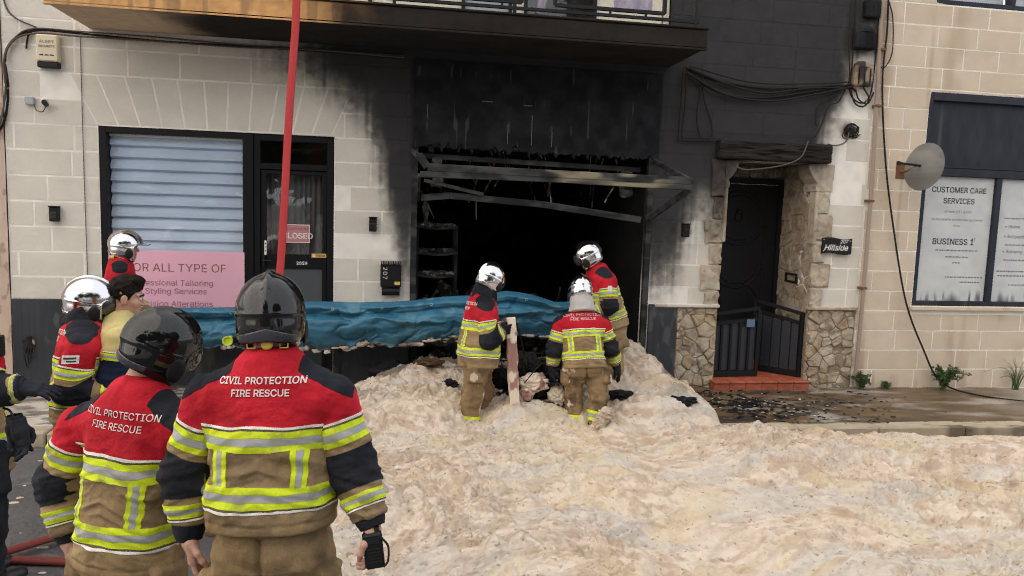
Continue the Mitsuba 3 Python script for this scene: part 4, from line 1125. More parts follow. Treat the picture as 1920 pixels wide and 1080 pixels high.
def make_jacket(key, J, res, scheme, k=1.0, text=None, seed=0, belly=1.0, patch=True, lv=None):
    F = Frame(J)
    tab = [(t, w * k * (belly if .1 < t < .5 else 1), d * k * (belly if .1 < t < .5 else 1)) for t, w, d in TRUNK]
    lf = loft(tab)
    arms = []
    for sd in 'LR':
        if 'el' + sd in J:
            arms.append((sd, *(np.asarray(J[a + sd], float) for a in ('sh', 'el', 'wr'))))
    top = np.asarray(J['neck'], float)
    def trunk(P):
        q = F.loc(P)
        d = smax(lf(q), (q[:, 2] - 1.0) * F.L, .03)
        for sd in 'LR':
            if 'sh' + sd in J:
                sh = np.asarray(J['sh' + sd], float)
                d = smin(d, rcone(P, top - 0.045 * F.u, sh, 0.072 * k, 0.080 * k), 0.09)
        return d
    def arm(P, a):
        sd, sh, el, wr = a
        d = smin(rcone(P, sh, el, 0.093 * k, 0.079 * k), rcone(P, el, wr, 0.077 * k, 0.064 * k), 0.04)
        return np.maximum(d, (P - wr) @ unit(wr - el).astype(np.float32))
    def body(P):
        d = trunk(P)
        for a in arms:
            d = smin(d, arm(P, a), 0.045)
        q = F.loc(P)
        d = smax(d, -q[:, 2] * F.L, 0.012)
        col = np.maximum(rcone(P, top - 0.06 * F.u, top + 0.045 * F.u + 0.02 * F.f, 0.083 * k, 0.078 * k), (P - top - 0.03 * F.u - 0.010 * F.f) @ unit(F.u - 0.35 * F.f).astype(np.float32))
        return smin(d, col, 0.02)
    pts = np.array([J[n] for n in J if n[:2] in ('sh', 'el', 'wr', 'ne', 'he')])
    m = surfnet(body, pts.min(0) - 0.27, pts.max(0) + 0.27, res)
    # cloth folds: deep round the waist and in the crook of the arms, shallow elsewhere
    q = F.loc(m.v)
    qq = np.stack([q[:, 0], q[:, 1], q[:, 2] * F.L], -1)
    low_ = np.clip(1.2 - np.abs(q[:, 2] - 0.34) * 2.6, 0.12, 1)
    slant = qq + 0.35 * np.abs(qq[:, :1]) * np.array([0, 0, 1.0])
    amp = low_ * (crease(slant * [3.2, 3.2, 15] + seed, seed, 0.015) + crease(slant * [7, 7, 26] + seed, seed + 5, 0.007))
    amp += crease(qq * [13, 13, 3.5] + seed, seed + 6, 0.008) * np.clip(0.9 - q[:, 2] * 2.0, 0.25, 1)
    amp += folds(m.v * 8 + seed, seed + 1, 1.0, 0.010)
    for a in arms:
        sd, sh, el, wr = a
        ax, ax2 = unit(el - sh), unit(wr - el)
        de, dw = np.linalg.norm(m.v - el, axis=1), np.linalg.norm(m.v - (el + wr) / 2, axis=1)
        L1 = np.stack([(m.v - el) @ ax, (m.v - el) @ F.s, (m.v - el) @ F.f], -1)
        L2 = np.stack([(m.v - el) @ ax2, (m.v - el) @ F.s, (m.v - el) @ F.f], -1)
        amp += np.exp(-(de / 0.12) ** 2) * crease(L1 * [20, 6, 6] + seed, seed + 2, 0.016)
        amp += np.exp(-(dw / 0.15) ** 2) * crease(L2 * [22, 5, 5] + seed, seed + 3, 0.013)
        dm = np.linalg.norm(m.v - (sh + 0.45 * (el - sh)), axis=1)
        amp += np.exp(-(dm / 0.12) ** 2) * crease(L1 * [9, 12, 12] + seed, seed + 4, 0.009)
    # sunk seams: armholes and hem
    v32 = m.v.astype(np.float32); tr_ = trunk(v32)
    for a in arms:
        amp -= 0.010 * np.exp(-((arm(v32, a) - tr_ + 0.004) / 0.009) ** 2)
    amp -= 0.006 * np.exp(-((q[:, 2] * F.L - 0.035) / 0.005) ** 2)
    edge = np.clip(q[:, 2] * F.L / 0.04, 0.3, 1)
    m.v = m.v + m.n * (amp * edge)[:, None]
    m.renormal()
    whole = m
    JK = f'{key}__jacket'
    lv = {**dict(y=.635, b0=.505, b1=.615, l0=.165, l1=.275, sx=.135, sw=.026), **(lv or {})}
    armskins = []
    for a in arms:
        g = arm(m.v.astype(np.float32), a) - trunk(m.v.astype(np.float32)) + 0.004
        ins, m = m.cut(g)
        armskins.append((a, ins))
    def band(s, g0, g1, name, white=0, fn=None):
        """cuts the strip g0<g<g1 (g from fn) out of s; returns below, above"""
        g = fn(s.v)
        lo, rest = s.cut(g - g0)
        mid, hi = rest.cut(fn(rest.v) - g1)
        if mid.ok():
            v = (fn(mid.v) - g0) / (g1 - g0)
            if white == 1: v = v * 1.22
            if white == -1: v = (1 - v) * 1.22
            sh = mid.shell(0.0035)
            vv = np.concatenate([v, np.zeros(len(sh.v) - len(v))])
            rim = sh.v[len(v):]
            w2 = (fn(rim) - g0) / (g1 - g0)
            vv[len(v):] = np.clip(w2 if white == 0 else (w2 * 1.22 if white == 1 else (1 - w2) * 1.22), 0.02, 1.2)
            skin(JK, name, sh, 'mat_band', uv=np.stack([0 * vv, vv], -1))
        return lo, hi
    fu = lambda V: F.loc(V)[:, 2] + 0.022 * (meshkit.noise(V * 9 + seed, 3) - 0.5) + 0.010 * (meshkit.noise(V * 24 + seed, 4) - 0.5)
    hs = float(np.mean([F.loc(np.array([J['sh' + sd]], float))[0, 2] * F.L for sd in 'LR']))
    def patch_field(V):
        q = F.loc(V)
        a_ = np.abs(q[:, 0])
        top_ = q[:, 2] * F.L - (hs + 0.050 + 0.5 * (0.215 - a_))
        return -np.minimum(np.minimum(top_, (a_ - 0.118) * 1.0), np.minimum(q[:, 1] + 0.085, 0.30 - a_))
    # trunk
    low, rest = band(m, lv['b0'], lv['b1'] + 0.025, 'chest_band', 1, fu)
    yoke = rest
    if patch:
        g = patch_field(yoke.v)
        pt, yoke = yoke.cut(g)
        if pt.ok(): skin(JK, 'shoulder_patch', pt.shell(0.002), scheme['patch'])
    skin(JK, 'yoke', yoke, scheme['yoke'])
    bottom, mid = band(low, lv['l0'] - 0.022, lv['l1'], 'hem_band', -1, fu)
    if lv['sx']:
        for sg in (-1, 1):
            fs = lambda V, sg=sg: F.loc(V)[:, 0] * sg + 0.014 * (meshkit.noise(V * 11 + seed, 5) - 0.5)
            lo, hi = band(mid, lv['sx'] - lv['sw'], lv['sx'] + lv['sw'], 'brace_band', 0, fs)
            # keep both sides
            mid = Skin(np.vstack([lo.v, hi.v]), np.vstack([lo.f, hi.f + len(lo.v)]), np.vstack([lo.n, hi.n]))
    skin(JK, 'body', mid, scheme['body'])
    skin(JK, 'skirt', bottom, scheme['body'])
    # sleeves
    for a, s in armskins:
        sd, sh, el, wr = a
        a1, l1 = unit(el - sh), np.linalg.norm(el - sh)
        a2, l2 = unit(wr - el), np.linalg.norm(wr - el)
        def fc(V):
            t1 = np.clip((V - sh) @ a1 / l1, -0.6, 1); t2 = np.clip((V - el) @ a2 / l2, 0, 1.2)
            d1 = np.linalg.norm(V - sh - np.clip(t1, 0, 1)[:, None] * l1 * a1, axis=1)
            d2 = np.linalg.norm(V - el - np.clip(t2, 0, 1)[:, None] * l2 * a2, axis=1)
            w = 1 / (1 + np.exp(np.clip((d2 - d1) / 0.012, -30, 30)))
            return t1 * (1 - w) + (1 + t2) * w
        c0, c1, p0, p1, w0, w1 = J.get('sleeve', (.34, .62, .74, 1.36, 1.50, 1.74))
        rest, redtop = None, None
        lo, hi = band(s, c0 - 0.05, c1, 'sleeve_band', -1, fc)
        if patch and lo.ok():
            g = patch_field(lo.v)
            pt, lo = lo.cut(g)
            if pt.ok(): skin(JK, 'shoulder_patch', pt.shell(0.002), scheme['patch'])
        skin(JK, 'sleeve', lo, scheme['yoke'])
        sg = -1 if sd == 'L' else 1
        e = unit(F.s * sg * 0.55 - F.f * 0.75 + unit(el - (sh + wr) / 2) * 0.6)
        g = np.maximum(np.maximum(fc(hi.v) - p1, p0 - fc(hi.v)), -(hi.n @ e) - 0.55)
        el_, hi = hi.cut(g)
        if el_.ok(): skin(JK, 'elbow_patch', el_.shell(0.003), scheme['elbow'])
        up, cuff = band(hi, w0, w1 + 0.05, 'cuff_band', 1, fc)
        skin(JK, 'lower_sleeve', up, scheme['body'])
        skin(JK, 'cuff', cuff, scheme['body'])
        d = unit(wr - el)
        part(JK, 'knit_cuff', tube([wr - d * 0.03, wr + d * 0.008, wr + d * 0.035], [0.060 * k, 0.054 * k, 0.044 * k], 20), 'mat_black_cloth', smooth=True)
    if text:
        tgt = whole.tm()
        up, side, back = F.u, F.s, -F.f
        for line, h, t, bold in text:
            tm = meshkit.text_mesh(line, h, 0.0012, bold)
            v, f = trimesh.remesh.subdivide_to_size(tm.vertices, tm.faces, 0.02)
            off = J.get('textoff', 0.0)
            v = v - [(v[:, 0].max() + v[:, 0].min()) / 2, 0, 0]
            base = F.o + up * (t * F.L) + side * off
            o = base + v[:, :1] * side + v[:, 1:2] * up + back * 0.5
            loc, ri, ti = tgt.ray.intersects_location(o, np.tile(-back, (len(o), 1)), multiple_hits=False)
            P = np.full((len(o), 3), np.nan); P[ri] = loc + back * 0.0025
            P += back * v[:, 2:3]
            okf = ~np.isnan(P[f]).any((1, 2))
            P = np.nan_to_num(P)
            f = f[okf]
            u_, inv = np.unique(f, return_inverse=True)
            part(JK, 'lettering', trimesh.Trimesh(P[u_], inv.reshape(-1, 3), process=False), 'mat_white_print')
    return F, whole

def make_trousers(key, J, res, mat, k=1.0, band=True, seed=0, pockets=True):
    F = Frame(J)
    pel = np.asarray(J['pel'], float)
    legs = [(sd, *(np.asarray(J[a + sd], float) for a in ('hip', 'kn', 'an'))) for sd in 'LR']
    R = np.stack([F.s, F.f, F.u], 1)
    def leg(P, l):
        sd, hp, kn, an = l
        d = smin(rcone(P, hp, kn, 0.112 * k, 0.090 * k), rcone(P, kn, an, 0.088 * k, 0.084 * k), 0.03)
        if pockets:
            sg = -1 if sd == 'L' else 1
            c = hp + (kn - hp) * 0.26 + F.s * sg * 0.098 * k - F.f * 0.02
            d = smin(d, rbox(P, c, (.038, .085, .085), .022, R), 0.012)
        return np.maximum(d, (P - an) @ unit(an - kn).astype(np.float32))
    def f(P):
        d = elli(P, pel, (.205 * k, .160 * k, .17), R)
        for l in legs: d = smin(d, leg(P, l), 0.04)
        return d
    pts = np.array([J[n] for n in J if n[:2] in ('hi', 'kn', 'an', 'pe')])
    m = surfnet(f, pts.min(0) - 0.24, pts.max(0) + 0.24, res)
    amp = folds(m.v * [7, 7, 13] + seed, seed, 1.0, 0.010) + crease(m.v * [11, 11, 4] + seed, seed + 3, 0.012)
    for sd, hp, kn, an in legs:
        for c, w in ((kn, 1.0), (an, 1.0), (hp, .7)):
            amp += w * np.exp(-(np.linalg.norm(m.v - c, axis=1) / 0.15) ** 2) * crease(m.v * [6, 6, 19] + seed, seed + 1, 0.022)
    ql = (m.v - pel) @ np.stack([F.s, F.f, F.u], 1)
    amp -= 0.020 * np.exp(-(ql[:, 0] / 0.010) ** 2) * (ql[:, 2] < .06)                  # centre seam
    amp -= 0.007 * np.exp(-((ql[:, 2] - .035) / .006) ** 2)
    m.v = m.v + m.n * amp[:, None]
    m.renormal()
    TK = f'{key}__trousers'
    for l in legs:
        sd, hp, kn, an = l
        if not band: break
        ax, ln = unit(an - kn), np.linalg.norm(an - kn)
        other = [x for x in legs if x is not l][0]
        g = leg(m.v.astype(np.float32), l) - leg(m.v.astype(np.float32), other) 
        mine, m2 = m.cut(np.maximum(g, 0.45 * ln - (m.v - kn) @ ax))
        fz = lambda V: (V - kn) @ ax
        lo, rest = mine.cut(fz(mine.v) - (ln - 0.155))
        mid, hi = rest.cut(fz(rest.v) - (ln - 0.055))
        skin(TK, 'leg', lo, mat)
        if mid.ok():
            sh = mid.shell(0.003)
            v = (fz(sh.v) - ln + 0.155) / 0.10
            skin(TK, 'ankle_band', sh, 'mat_band', uv=np.stack([0 * v, np.clip(v, .02, .98)], -1))
        skin(TK, 'leg_hem', hi, mat)
        m = m2
    skin(TK, 'seat', m, mat)

def make_boots(key, J, toe):
    for sd in 'LR':
        an = np.asarray(J['an' + sd], float)
        t = unit(toe)
        def f(P):
            d = rcone(P, an + [0, 0, .02], an - [0, 0, .05], .062, .058)
            d = smin(d, rcone(P, an - [0, 0, .055], an - [0, 0, .07] + t * .17, .050, .042), .04)
            return np.maximum(d, -(P[:, 2] - (an[2] - .115)))
        m = surfnet(f, an - .26, an + .26, 0.012)
        skin(key, 'boot', m, 'mat_boot')

# ---- head (own frame: x right, y forward, z up; z = 0 at the level of the eyes)
def head_f(P):
    d = elli(P, (0, -.012, .035), (.074, .094, .098))
    d = smin(d, elli(P, (0, .026, -.055), (.056, .062, .068)), .04)
    d = smin(d, elli(P, (0, .070, -.098), (.026, .022, .020)), .025)           # chin
    d = smin(d, rcone(P, (0, .082, .008), (0, .108, -.034), .009, .013), .014)  # nose
    for s in (-1, 1):
        d = smin(d, elli(P, (s * .040, .060, -.030), (.022, .022, .022)), .03)  # cheek
        d = smin(d, rcone(P, (s * .012, .085, .020), (s * .05, .066, .022), .008, .007), .015)  # brow
        d = smax(d, -elli(P, (s * .031, .094, .001), (.017, .017, .011)), .012)
        d = smin(d, elli(P, (s * .076, -.008, -.012), (.010, .020, .033)), .008)   # ear
        d = smin(d, rcone(P, (s * .010, .098, -.038), (s * .014, .093, -.036), .007, .006), .008)
    d = smin(d, rcone(P, (-.018, .086, -.064), (.018, .086, -.064), .007, .007), .008)
    d = smin(d, rcone(P, (-.014, .084, -.076), (.014, .084, -.076), .007, .007), .008)
    d = smax(d, -rcone(P, (-.022, .096, -.070), (.022, .096, -.070), .003, .003), .004)
    return smin(d, rcone(P, (0, -.022, -.06), (0, -.045, -.19), .058, .064), .03)
_head = surfnet(head_f, (-.13, -.16, -.22), (.13, .16, .17), 0.005)

def head_at(key, M, hair=False):
    H_ = f'{key}__head'
    s = _head.moved(M)
    put(H_, (s.v, s.f), 'mat_skin', normals=s.n)
    for sg in (-1, 1):
        for nm, rr, c, mt in (('eye', .0125, (sg * .031, .080, .001), 'mat_eye'), ('iris', .006, (sg * .031, .0885, .001), 'mat_iris')):
            e = trimesh.creation.icosphere(2, rr); e.apply_translation(c); e.apply_transform(M)
            part(H_, nm, e, mt, smooth=True)
        e = tube([(sg * .014, .094, .020), (sg * .034, .092, .026), (sg * .052, .078, .020)], .0042, 6)
        e.apply_transform(M); part(H_, 'eyebrow', e, 'mat_hair', smooth=True)
    l = tube([(-.02, .090, -.068), (0, .096, -.067), (.02, .090, -.068)], .005, 6); l.apply_transform(M)
    part(H_, 'lip', l, 'mat_lip', smooth=True)
    return H_

# ---- helmet (same frame)
def h_outer(P):
    d = elli(P, (0, -.006, .030), (.128, .156, .140))
    d = smin(d, elli(P, (0, -.030, -.045), (.121, .128, .095)), .03)
    d = smin(d, elli(P, (0, .030, -.05), (.122, .098, .105)), .03)
    cr = np.exp(-(P[:, 0] / .020) ** 2) * np.clip((P[:, 2] + .03) / .06, 0, 1)
    d = d - .012 * cr
    rb = np.exp(-((P[:, 2] - .005 + .12 * np.clip(P[:, 1], -.1, .1)) / .008) ** 2)
    return d - .003 * rb
def h_cut(P):
    zl = np.interp(P[:, 1], [-.17, -.13, -.05, .03, .09, .13], [-.072, -.085, -.105, -.128, -.135, -.135])
    c = (zl - P[:, 2]) * 0.95
    op = rbox(P, (0, .20, -.110), (.20, .118, .140), .045)
    return smax(c, -op, .02)
def h_shell(P):
    o = h_outer(P)
    return smax(smax(o, h_cut(P), .004), -(o + .008), .002)
def h_trim(P):
    return np.sqrt((h_outer(P) + .002) ** 2 + h_cut(P) ** 2) - .0058
def h_liner(P):
    o = h_outer(P)
    return np.maximum(np.maximum(o + .0085, h_cut(P) + .004), -(o + .026))
def h_visor(P):
    d = elli(P, (0, .0, .0), (.120, .172, .15))
    m = np.maximum(np.maximum(.078 - P[:, 1], -.068 - P[:, 2]), P[:, 2] - .060)
    return smax(smax(d, -(d + .005), .002), m, .003)
def h_nape(P):
    o = h_outer(P)
    b = np.maximum(np.maximum(P[:, 1] + .070, P[:, 2] + .036 + .25 * np.abs(P[:, 0])), -(P[:, 2] + .083 + .10 * np.abs(P[:, 0])))
    return smax(smax(o - .006, -(o - .001), .001), b, .004)
def h_mount(P):
    a = elli(np.abs(P) * [1, 0, 0] + P * [0, 1, 1], (.121, .045, -.060), (.014, .040, .052))
    return a
_hl = (-.18, -.20, -.17); _hh = (.18, .22, .20)
HELM = {n: surfnet(fn, _hl, _hh, r_) for n, fn, r_ in (('shell', h_shell, .0045), ('trim', h_trim, .0045), ('liner', h_liner, .007), ('visor', h_visor, .006), ('nape_guard', h_nape, .004), ('side_mount', h_mount, .005))}

def rot(M, v): return M[:3, :3] @ np.asarray(v, float)
def helmet(key, M, shell='mat_chrome', trim=None, torch=False, knob=True, lab=None, visor=True):
    """visor down over the face (True) or left off where the photo shows it raised"""
    K = f'{key}__helmet'
    M = M @ np.diag([.95, .95, .95, 1.0])
    mats = dict(shell=shell, trim=trim or shell, liner='mat_black_cloth', visor='mat_visor', nape_guard='mat_nape' if shell != 'mat_chrome' else shell, side_mount='mat_black_plastic')
    for n, s in HELM.items():
        if n == 'visor' and not visor: continue
        q = s.moved(M)
        skin(K, n, q, mats[n])
    if lab: labels[K + '__shell'] = {'label': lab}
    def add(nm, m, mat):
        m.apply_transform(M); part(K, nm, m, mat, smooth=40)
    if knob:
        add('ratchet_knob', cat([lathe([(0, 0), (.020, 0), (.022, .006), (.016, .016), (0, .016)], 16)]).apply_transform(frame_matrix((0, -.118, -.095), (1, 0, 0), (0, 0, 1), (0, -1, 0))), 'mat_yellow_plastic')
        for s in (-1, 1):
            x = s * .058
            add('buckle', cat([bx(x - .016, x + .016, -.112, -.106, -.112, -.108), bx(x - .016, x + .016, -.112, -.106, -.086, -.082), bx(x - .016, x - .012, -.112, -.106, -.108, -.086), bx(x + .012, x + .016, -.112, -.106, -.108, -.086)]), 'mat_yellow_plastic')
    add('chin_strap', tube([(-.095, .02, -.11), (-.07, .055, -.135), (0, .075, -.145), (.07, .055, -.135), (.095, .02, -.11)], .007, 6), 'mat_black_cloth')
    if torch:
        t = lathe([(0, -.035), (.015, -.035), (.016, -.01), (.016, .015), (.019, .022), (.019, .036), (.014, .036), (.013, .030), (0, .030)], 16)
        t.apply_transform(frame_matrix((-.150, -.02, -.085), (1, 0, 0), (0, 0, 1), (0, -1, 0)))
        add('torch', t, 'mat_lime_plastic')
        add('torch_clip', bx(-.142, -.118, -.03, .02, -.095, -.07, .004), 'mat_black_plastic')
    return K

def hood(key, pts, r0, r1, mat='mat_black_cloth', res=.012, seed=3):
    """Flame hood hanging below the helmet over neck and shoulders."""
    a, b = np.asarray(pts[0], float), np.asarray(pts[1], float)
    ax = unit(b - a)
    def f(P):
        d = rcone(P, a, b, r0, r1)
        return np.maximum(np.maximum(d, (P - b) @ ax.astype(np.float32)), -((P - a) @ ax.astype(np.float32)))
    m = surfnet(f, np.minimum(a, b) - .22, np.maximum(a, b) + .22, res)
    m.v = m.v + m.n * folds(m.v * [16, 16, 9], seed, 1.0, .016)[:, None]
    skin(key, 'hood', m.renormal(), mat)

# ---- hands
def hand(key, name, wr, fdir, palm, thumb, curl=(0.35, .4, .45, .5), spread=.06, glove=False, res=.0032, scale=1.0, bend=1.0):
    """wr wrist, fdir along the fingers, palm the way the palm faces, thumb +1 or -1: which side the thumb leaves from"""
    z = unit(fdir); y = np.asarray(palm, float); y = unit(y - (y @ z) * z); x = np.cross(y, z) * thumb
    g = 1.30 if glove else 1.0
    segs = []
    for i, (bx_, ln, rr) in enumerate(((.030, .078, .0085), (.010, .086, .0088), (-.011, .080, .0084), (-.030, .062, .0075))):
        p = np.array([bx_ * (1.1 if glove else 1), 0, .092])
        a = 0.0
        sp = spread * (1.5 - i)
        rad = rr * g
        pts = [p]
        for j, fr in enumerate((.45, .32, .23)):
            a += curl[i] * (0.7 if j == 0 else 1.0) * bend
            dr_ = np.array([math.sin(sp), math.sin(a), math.cos(a) * math.cos(sp)])
            p = p + dr_ * ln * fr
            pts.append(p)
        segs.append((pts, rad))
    tp = [np.array([.030, .004, .022]), np.array([.056, .020, .052]), np.array([.058, .034, .082]), np.array([.048, .044, .104])]
    def f(P):
        d = rbox(P, (0, 0, .052), (.042 * (1.1 if glove else 1), .0155 * g, .048), .0145)
        d = smin(d, rcone(P, (0, 0, -.03), (0, 0, .02), .029 * g, .030 * g), .025)
        d = smin(d, rcone(P, (.018, .010, .03), (.030, .012, .055), .017 * g, .013 * g), .015)
        for pts, rad in segs:
            e = rcone(P, pts[0], pts[1], rad * 1.08, rad)
            e = smin(e, rcone(P, pts[1], pts[2], rad, rad * .94), .004)
            e = smin(e, rcone(P, pts[2], pts[3], rad * .94, rad * .82), .004)
            d = smin(d, e, .007)
        for a, b, r0, r1 in ((0, 1, .0145, .0115), (1, 2, .0115, .0105), (2, 3, .0105, .0085)):
            d = smin(d, rcone(P, tp[a], tp[b], r0 * g, r1 * g), .007)
        return d
    m = surfnet(f, (-.085, -.06, -.05), (.10, .12, .21), res)
    M = np.eye(4); M[:3, :3] = np.stack([x, y, z], 1) * scale; M[:3, 3] = wr
    v = m.v @ M[:3, :3].T + M[:3, 3]
    n = m.n @ np.stack([x, y, z], 1).T
    fc = m.f if np.linalg.det(M[:3, :3]) > 0 else m.f[:, ::-1]
    skin(key, name, Skin(v, fc, n), 'mat_black_cloth' if glove else 'mat_skin')
    # nails
    if not glove:
        for pts, rad in segs:
            t = unit(pts[3] - pts[2]); nrm = unit(np.cross(np.cross(t, [0, 1, 0]), t) * -1)
            c = pts[3] - t * .001 + nrm * rad * .72
            e = trimesh.creation.icosphere(1, 1.0)
            e.vertices *= [.0052, .0068, .0022]
            e.apply_transform(frame_matrix(c, np.cross(t, nrm), t, nrm)); e.apply_transform(M)
            part(key, name + '_nail', e, 'mat_nail', smooth=True)
plain('mat_nail', (0.55, 0.36, 0.30), 0.35)

def facing(o, yaw, pitch=0.0, roll=0.0):
    """Head frame: yaw 0 faces the house (+y), positive turns to the right (+x); pitch positive looks down."""
    y = np.array([math.sin(yaw) * math.cos(pitch), math.cos(yaw) * math.cos(pitch), -math.sin(pitch)])
    x = np.array([math.cos(yaw), -math.sin(yaw), 0])
    z = np.cross(x, y)
    c, s = math.cos(roll), math.sin(roll)
    x, z = c * x - s * z, s * x + c * z
    return frame_matrix(o, x, y, z)

FIRE = dict(yoke='mat_red', body='mat_tan', patch='mat_black_cloth', elbow='mat_black_cloth')
BACK = [('CIVIL PROTECTION', .029, .845, False), ('FIRE RESCUE', .029, .775, False)]
rad = math.radians

# first firefighter from the right in the foreground, seen from behind
J = dict(neck=(-0.425, -5.788, 1.635), hem=(-0.412, -5.851, 1.04), shL=(-0.640, -5.775, 1.478), shR=(-0.212, -5.840, 1.490),
         elL=(-0.727, -5.765, 1.205), elR=(-0.128, -5.880, 1.245), wrL=(-0.712, -5.800, 1.000), wrR=(-0.066, -5.95, 1.085), pel=(-0.412, -5.845, 0.965),
         hipL=(-0.510, -5.842, 0.90), hipR=(-0.312, -5.87, 0.90), knL=(-0.53, -5.83, .50), knR=(-0.30, -5.86, .50), anL=(-0.54, -5.86, .16), anR=(-0.29, -5.89, .16))
p = thing('person', 'firefighter in the foreground, back turned, with black helmet and a radio in the right hand', 'person', 'firefighters in red and tan coats')
make_jacket(p, J, .0075, FIRE, .99, [('CIVIL PROTECTION', .0228, .862, True), ('FIRE RESCUE', .0228, .792, True)], 1, 1.03, lv=dict(b0=.48, b1=.597, l0=.156, l1=.279))
make_trousers(p, J, .011, 'mat_tan', 1.02, False, 2)
make_boots(p, J, (0.1, 1, 0))
M = facing((-0.435, -5.742, 1.772), rad(-2), rad(6), rad(-1))
head_at(p, M); helmet(p, M, 'mat_gloss_black', 'mat_black_plastic', torch=True, lab='glossy black helmet with raised crest')
hand(p, 'hand', (-0.708, -5.812, .982), (0.10, -0.06, -1), (1, 0.3, 0.1), -1, (.30, .36, .40, .45))
hand(p, 'hand', (-0.058, -5.962, 1.065), (0.12, -0.12, -1), (-0.9, .2, 0), 1, (.62, .70, .74, .78))
PA = p

# second firefighter, left of it, turned a little to the right
J = dict(neck=(-0.998, -5.398, 1.440), hem=(-1.04, -5.45, 0.72), shL=(-1.275, -5.27, 1.235), shR=(-0.805, -5.500, 1.285),
         elL=(-1.375, -5.245, 0.985), elR=(-0.745, -5.52, 1.06), wrL=(-1.325, -5.30, 0.785), wrR=(-0.68, -5.45, .86), pel=(-1.03, -5.45, 0.78),
         hipL=(-1.12, -5.42, .76), hipR=(-0.94, -5.50, .76), knL=(-1.12, -5.40, .43), knR=(-0.94, -5.49, .43), anL=(-1.14, -5.43, .15), anR=(-0.94, -5.53, .15), textoff=.012)
p = thing('person', 'firefighter at lower left with back turned and black helmet facing right, nothing in the hands', 'person', 'firefighters in red and tan coats')
make_jacket(p, J, .0075, FIRE, .95, [('CIVIL PROTECTION', .0265, .845, False), ('FIRE RESCUE', .0265, .78, False)], 5, 1.0)
make_trousers(p, J, .012, 'mat_tan', 1.0, False, 6)
make_boots(p, J, (.5, 1, 0))
M = facing((-0.925, -5.36, 1.585), rad(58), rad(16), rad(6))
head_at(p, M); helmet(p, M, 'mat_gloss_black', 'mat_black_plastic', knob=False, lab='glossy black helmet with visor')
hand(p, 'hand', (-1.322, -5.305, .765), (0.05, -0.03, -1), (1, 0.5, 0), -1)
hand(p, 'hand', (-0.68, -5.44, .84), (0.05, 0.2, -1), (-1, 0, 0), 1)

# third: silver helmet in profile at the left, behind the second
J = dict(neck=(-1.660, -4.180, 1.535), hem=(-1.675, -4.225, 0.90), shL=(-1.705, -3.985, 1.385), shR=(-1.610, -4.385, 1.375),
         elL=(-1.62, -3.96, 1.13), elR=(-1.655, -4.440, 1.130), wrL=(-1.40, -4.05, 1.08), wrR=(-1.41, -4.36, 1.085), pel=(-1.67, -4.22, .90),
         hipL=(-1.68, -4.12, .86), hipR=(-1.66, -4.32, .86), knL=(-1.67, -4.12, .48), knR=(-1.60, -4.31, .48), anL=(-1.70, -4.12, .16), anR=(-1.63, -4.33, .16),
         sleeve=(.52, .82, .95, 1.42, 1.6, 1.8))
DC = np.array((-.235, .60, -.09))                        # where it stands
J = {k_: (v_ if k_ == 'sleeve' else tuple(np.add(v_, DC))) for k_, v_ in J.items()}
p = thing('person', 'firefighter at the left in a silver helmet seen side-on, white name patch on the sleeve', 'person', 'firefighters in red and tan coats')
FC, wh = make_jacket(p, J, .011, FIRE, 1.02, BACK, 9, 1.0)
make_trousers(p, J, .014, 'mat_tan', 1.0, True, 10)
make_boots(p, J, (1, .2, 0))
M = facing(np.add((-1.632, -4.165, 1.625), DC), rad(82), rad(4), rad(0))
head_at(p, M); helmet(p, M, 'mat_chrome', 'mat_chrome', knob=False, lab='mirror-bright silver helmet')
hood(p, (np.add((-1.645, -4.175, 1.62), DC), np.add((-1.665, -4.185, 1.475), DC)), .105, .14)
hand(p, 'hand', np.add((-1.395, -4.05, 1.08), DC), (1, -.1, -.1), (0, -.3, -1), 1, glove=True, res=.006)
hand(p, 'hand', np.add((-1.395, -4.36, 1.085), DC), (1, .1, -.1), (0, .3, -1), -1, glove=True, res=.006)
# the name patch sewn to the upper sleeve
t = wh.tm()
def drape(key, name, c, ex, ez, w, h, out, mat, lift=.003, n=8):
    gx, gz = np.meshgrid(np.linspace(-w / 2, w / 2, n), np.linspace(-h / 2, h / 2, n), indexing='ij')
    o = np.asarray(c) + gx.reshape(-1, 1) * np.asarray(ex) + gz.reshape(-1, 1) * np.asarray(ez) + np.asarray(out) * .4
    loc, ri, _ = t.ray.intersects_location(o, np.tile(-np.asarray(out, float), (len(o), 1)), multiple_hits=False)
    P = np.full((len(o), 3), np.nan); P[ri] = loc
    if np.isnan(P).any(): return
    P = P + np.asarray(out) * lift
    i = np.arange(n * n).reshape(n, n)
    a, b, cc, d = i[:-1, :-1].ravel(), i[1:, :-1].ravel(), i[1:, 1:].ravel(), i[:-1, 1:].ravel()
    s = Skin(P, np.vstack([np.stack([a, b, cc], 1), np.stack([a, cc, d], 1)]), None)
    s.renormal()
    skin(key, name, s.shell(.001, .004), mat)
ex, out = np.array([.97, -.2, 0.05]), unit((-.1, -1, .1))
drape(p + '__jacket', 'name_patch', np.add((-1.625, -4.40, 1.315), DC), unit(ex), (0, 0, 1), .10, .05, out, 'mat_white_print')
drape(p + '__jacket', 'patch_print', np.add((-1.625, -4.40, 1.323), DC), unit(ex), (0, 0, 1), .075, .010, out, 'mat_print_dark', .0065)
drape(p + '__jacket', 'patch_print', np.add((-1.615, -4.40, 1.305), DC), unit(ex), (0, 0, 1), .055, .007, out, 'mat_print_dark', .0065)

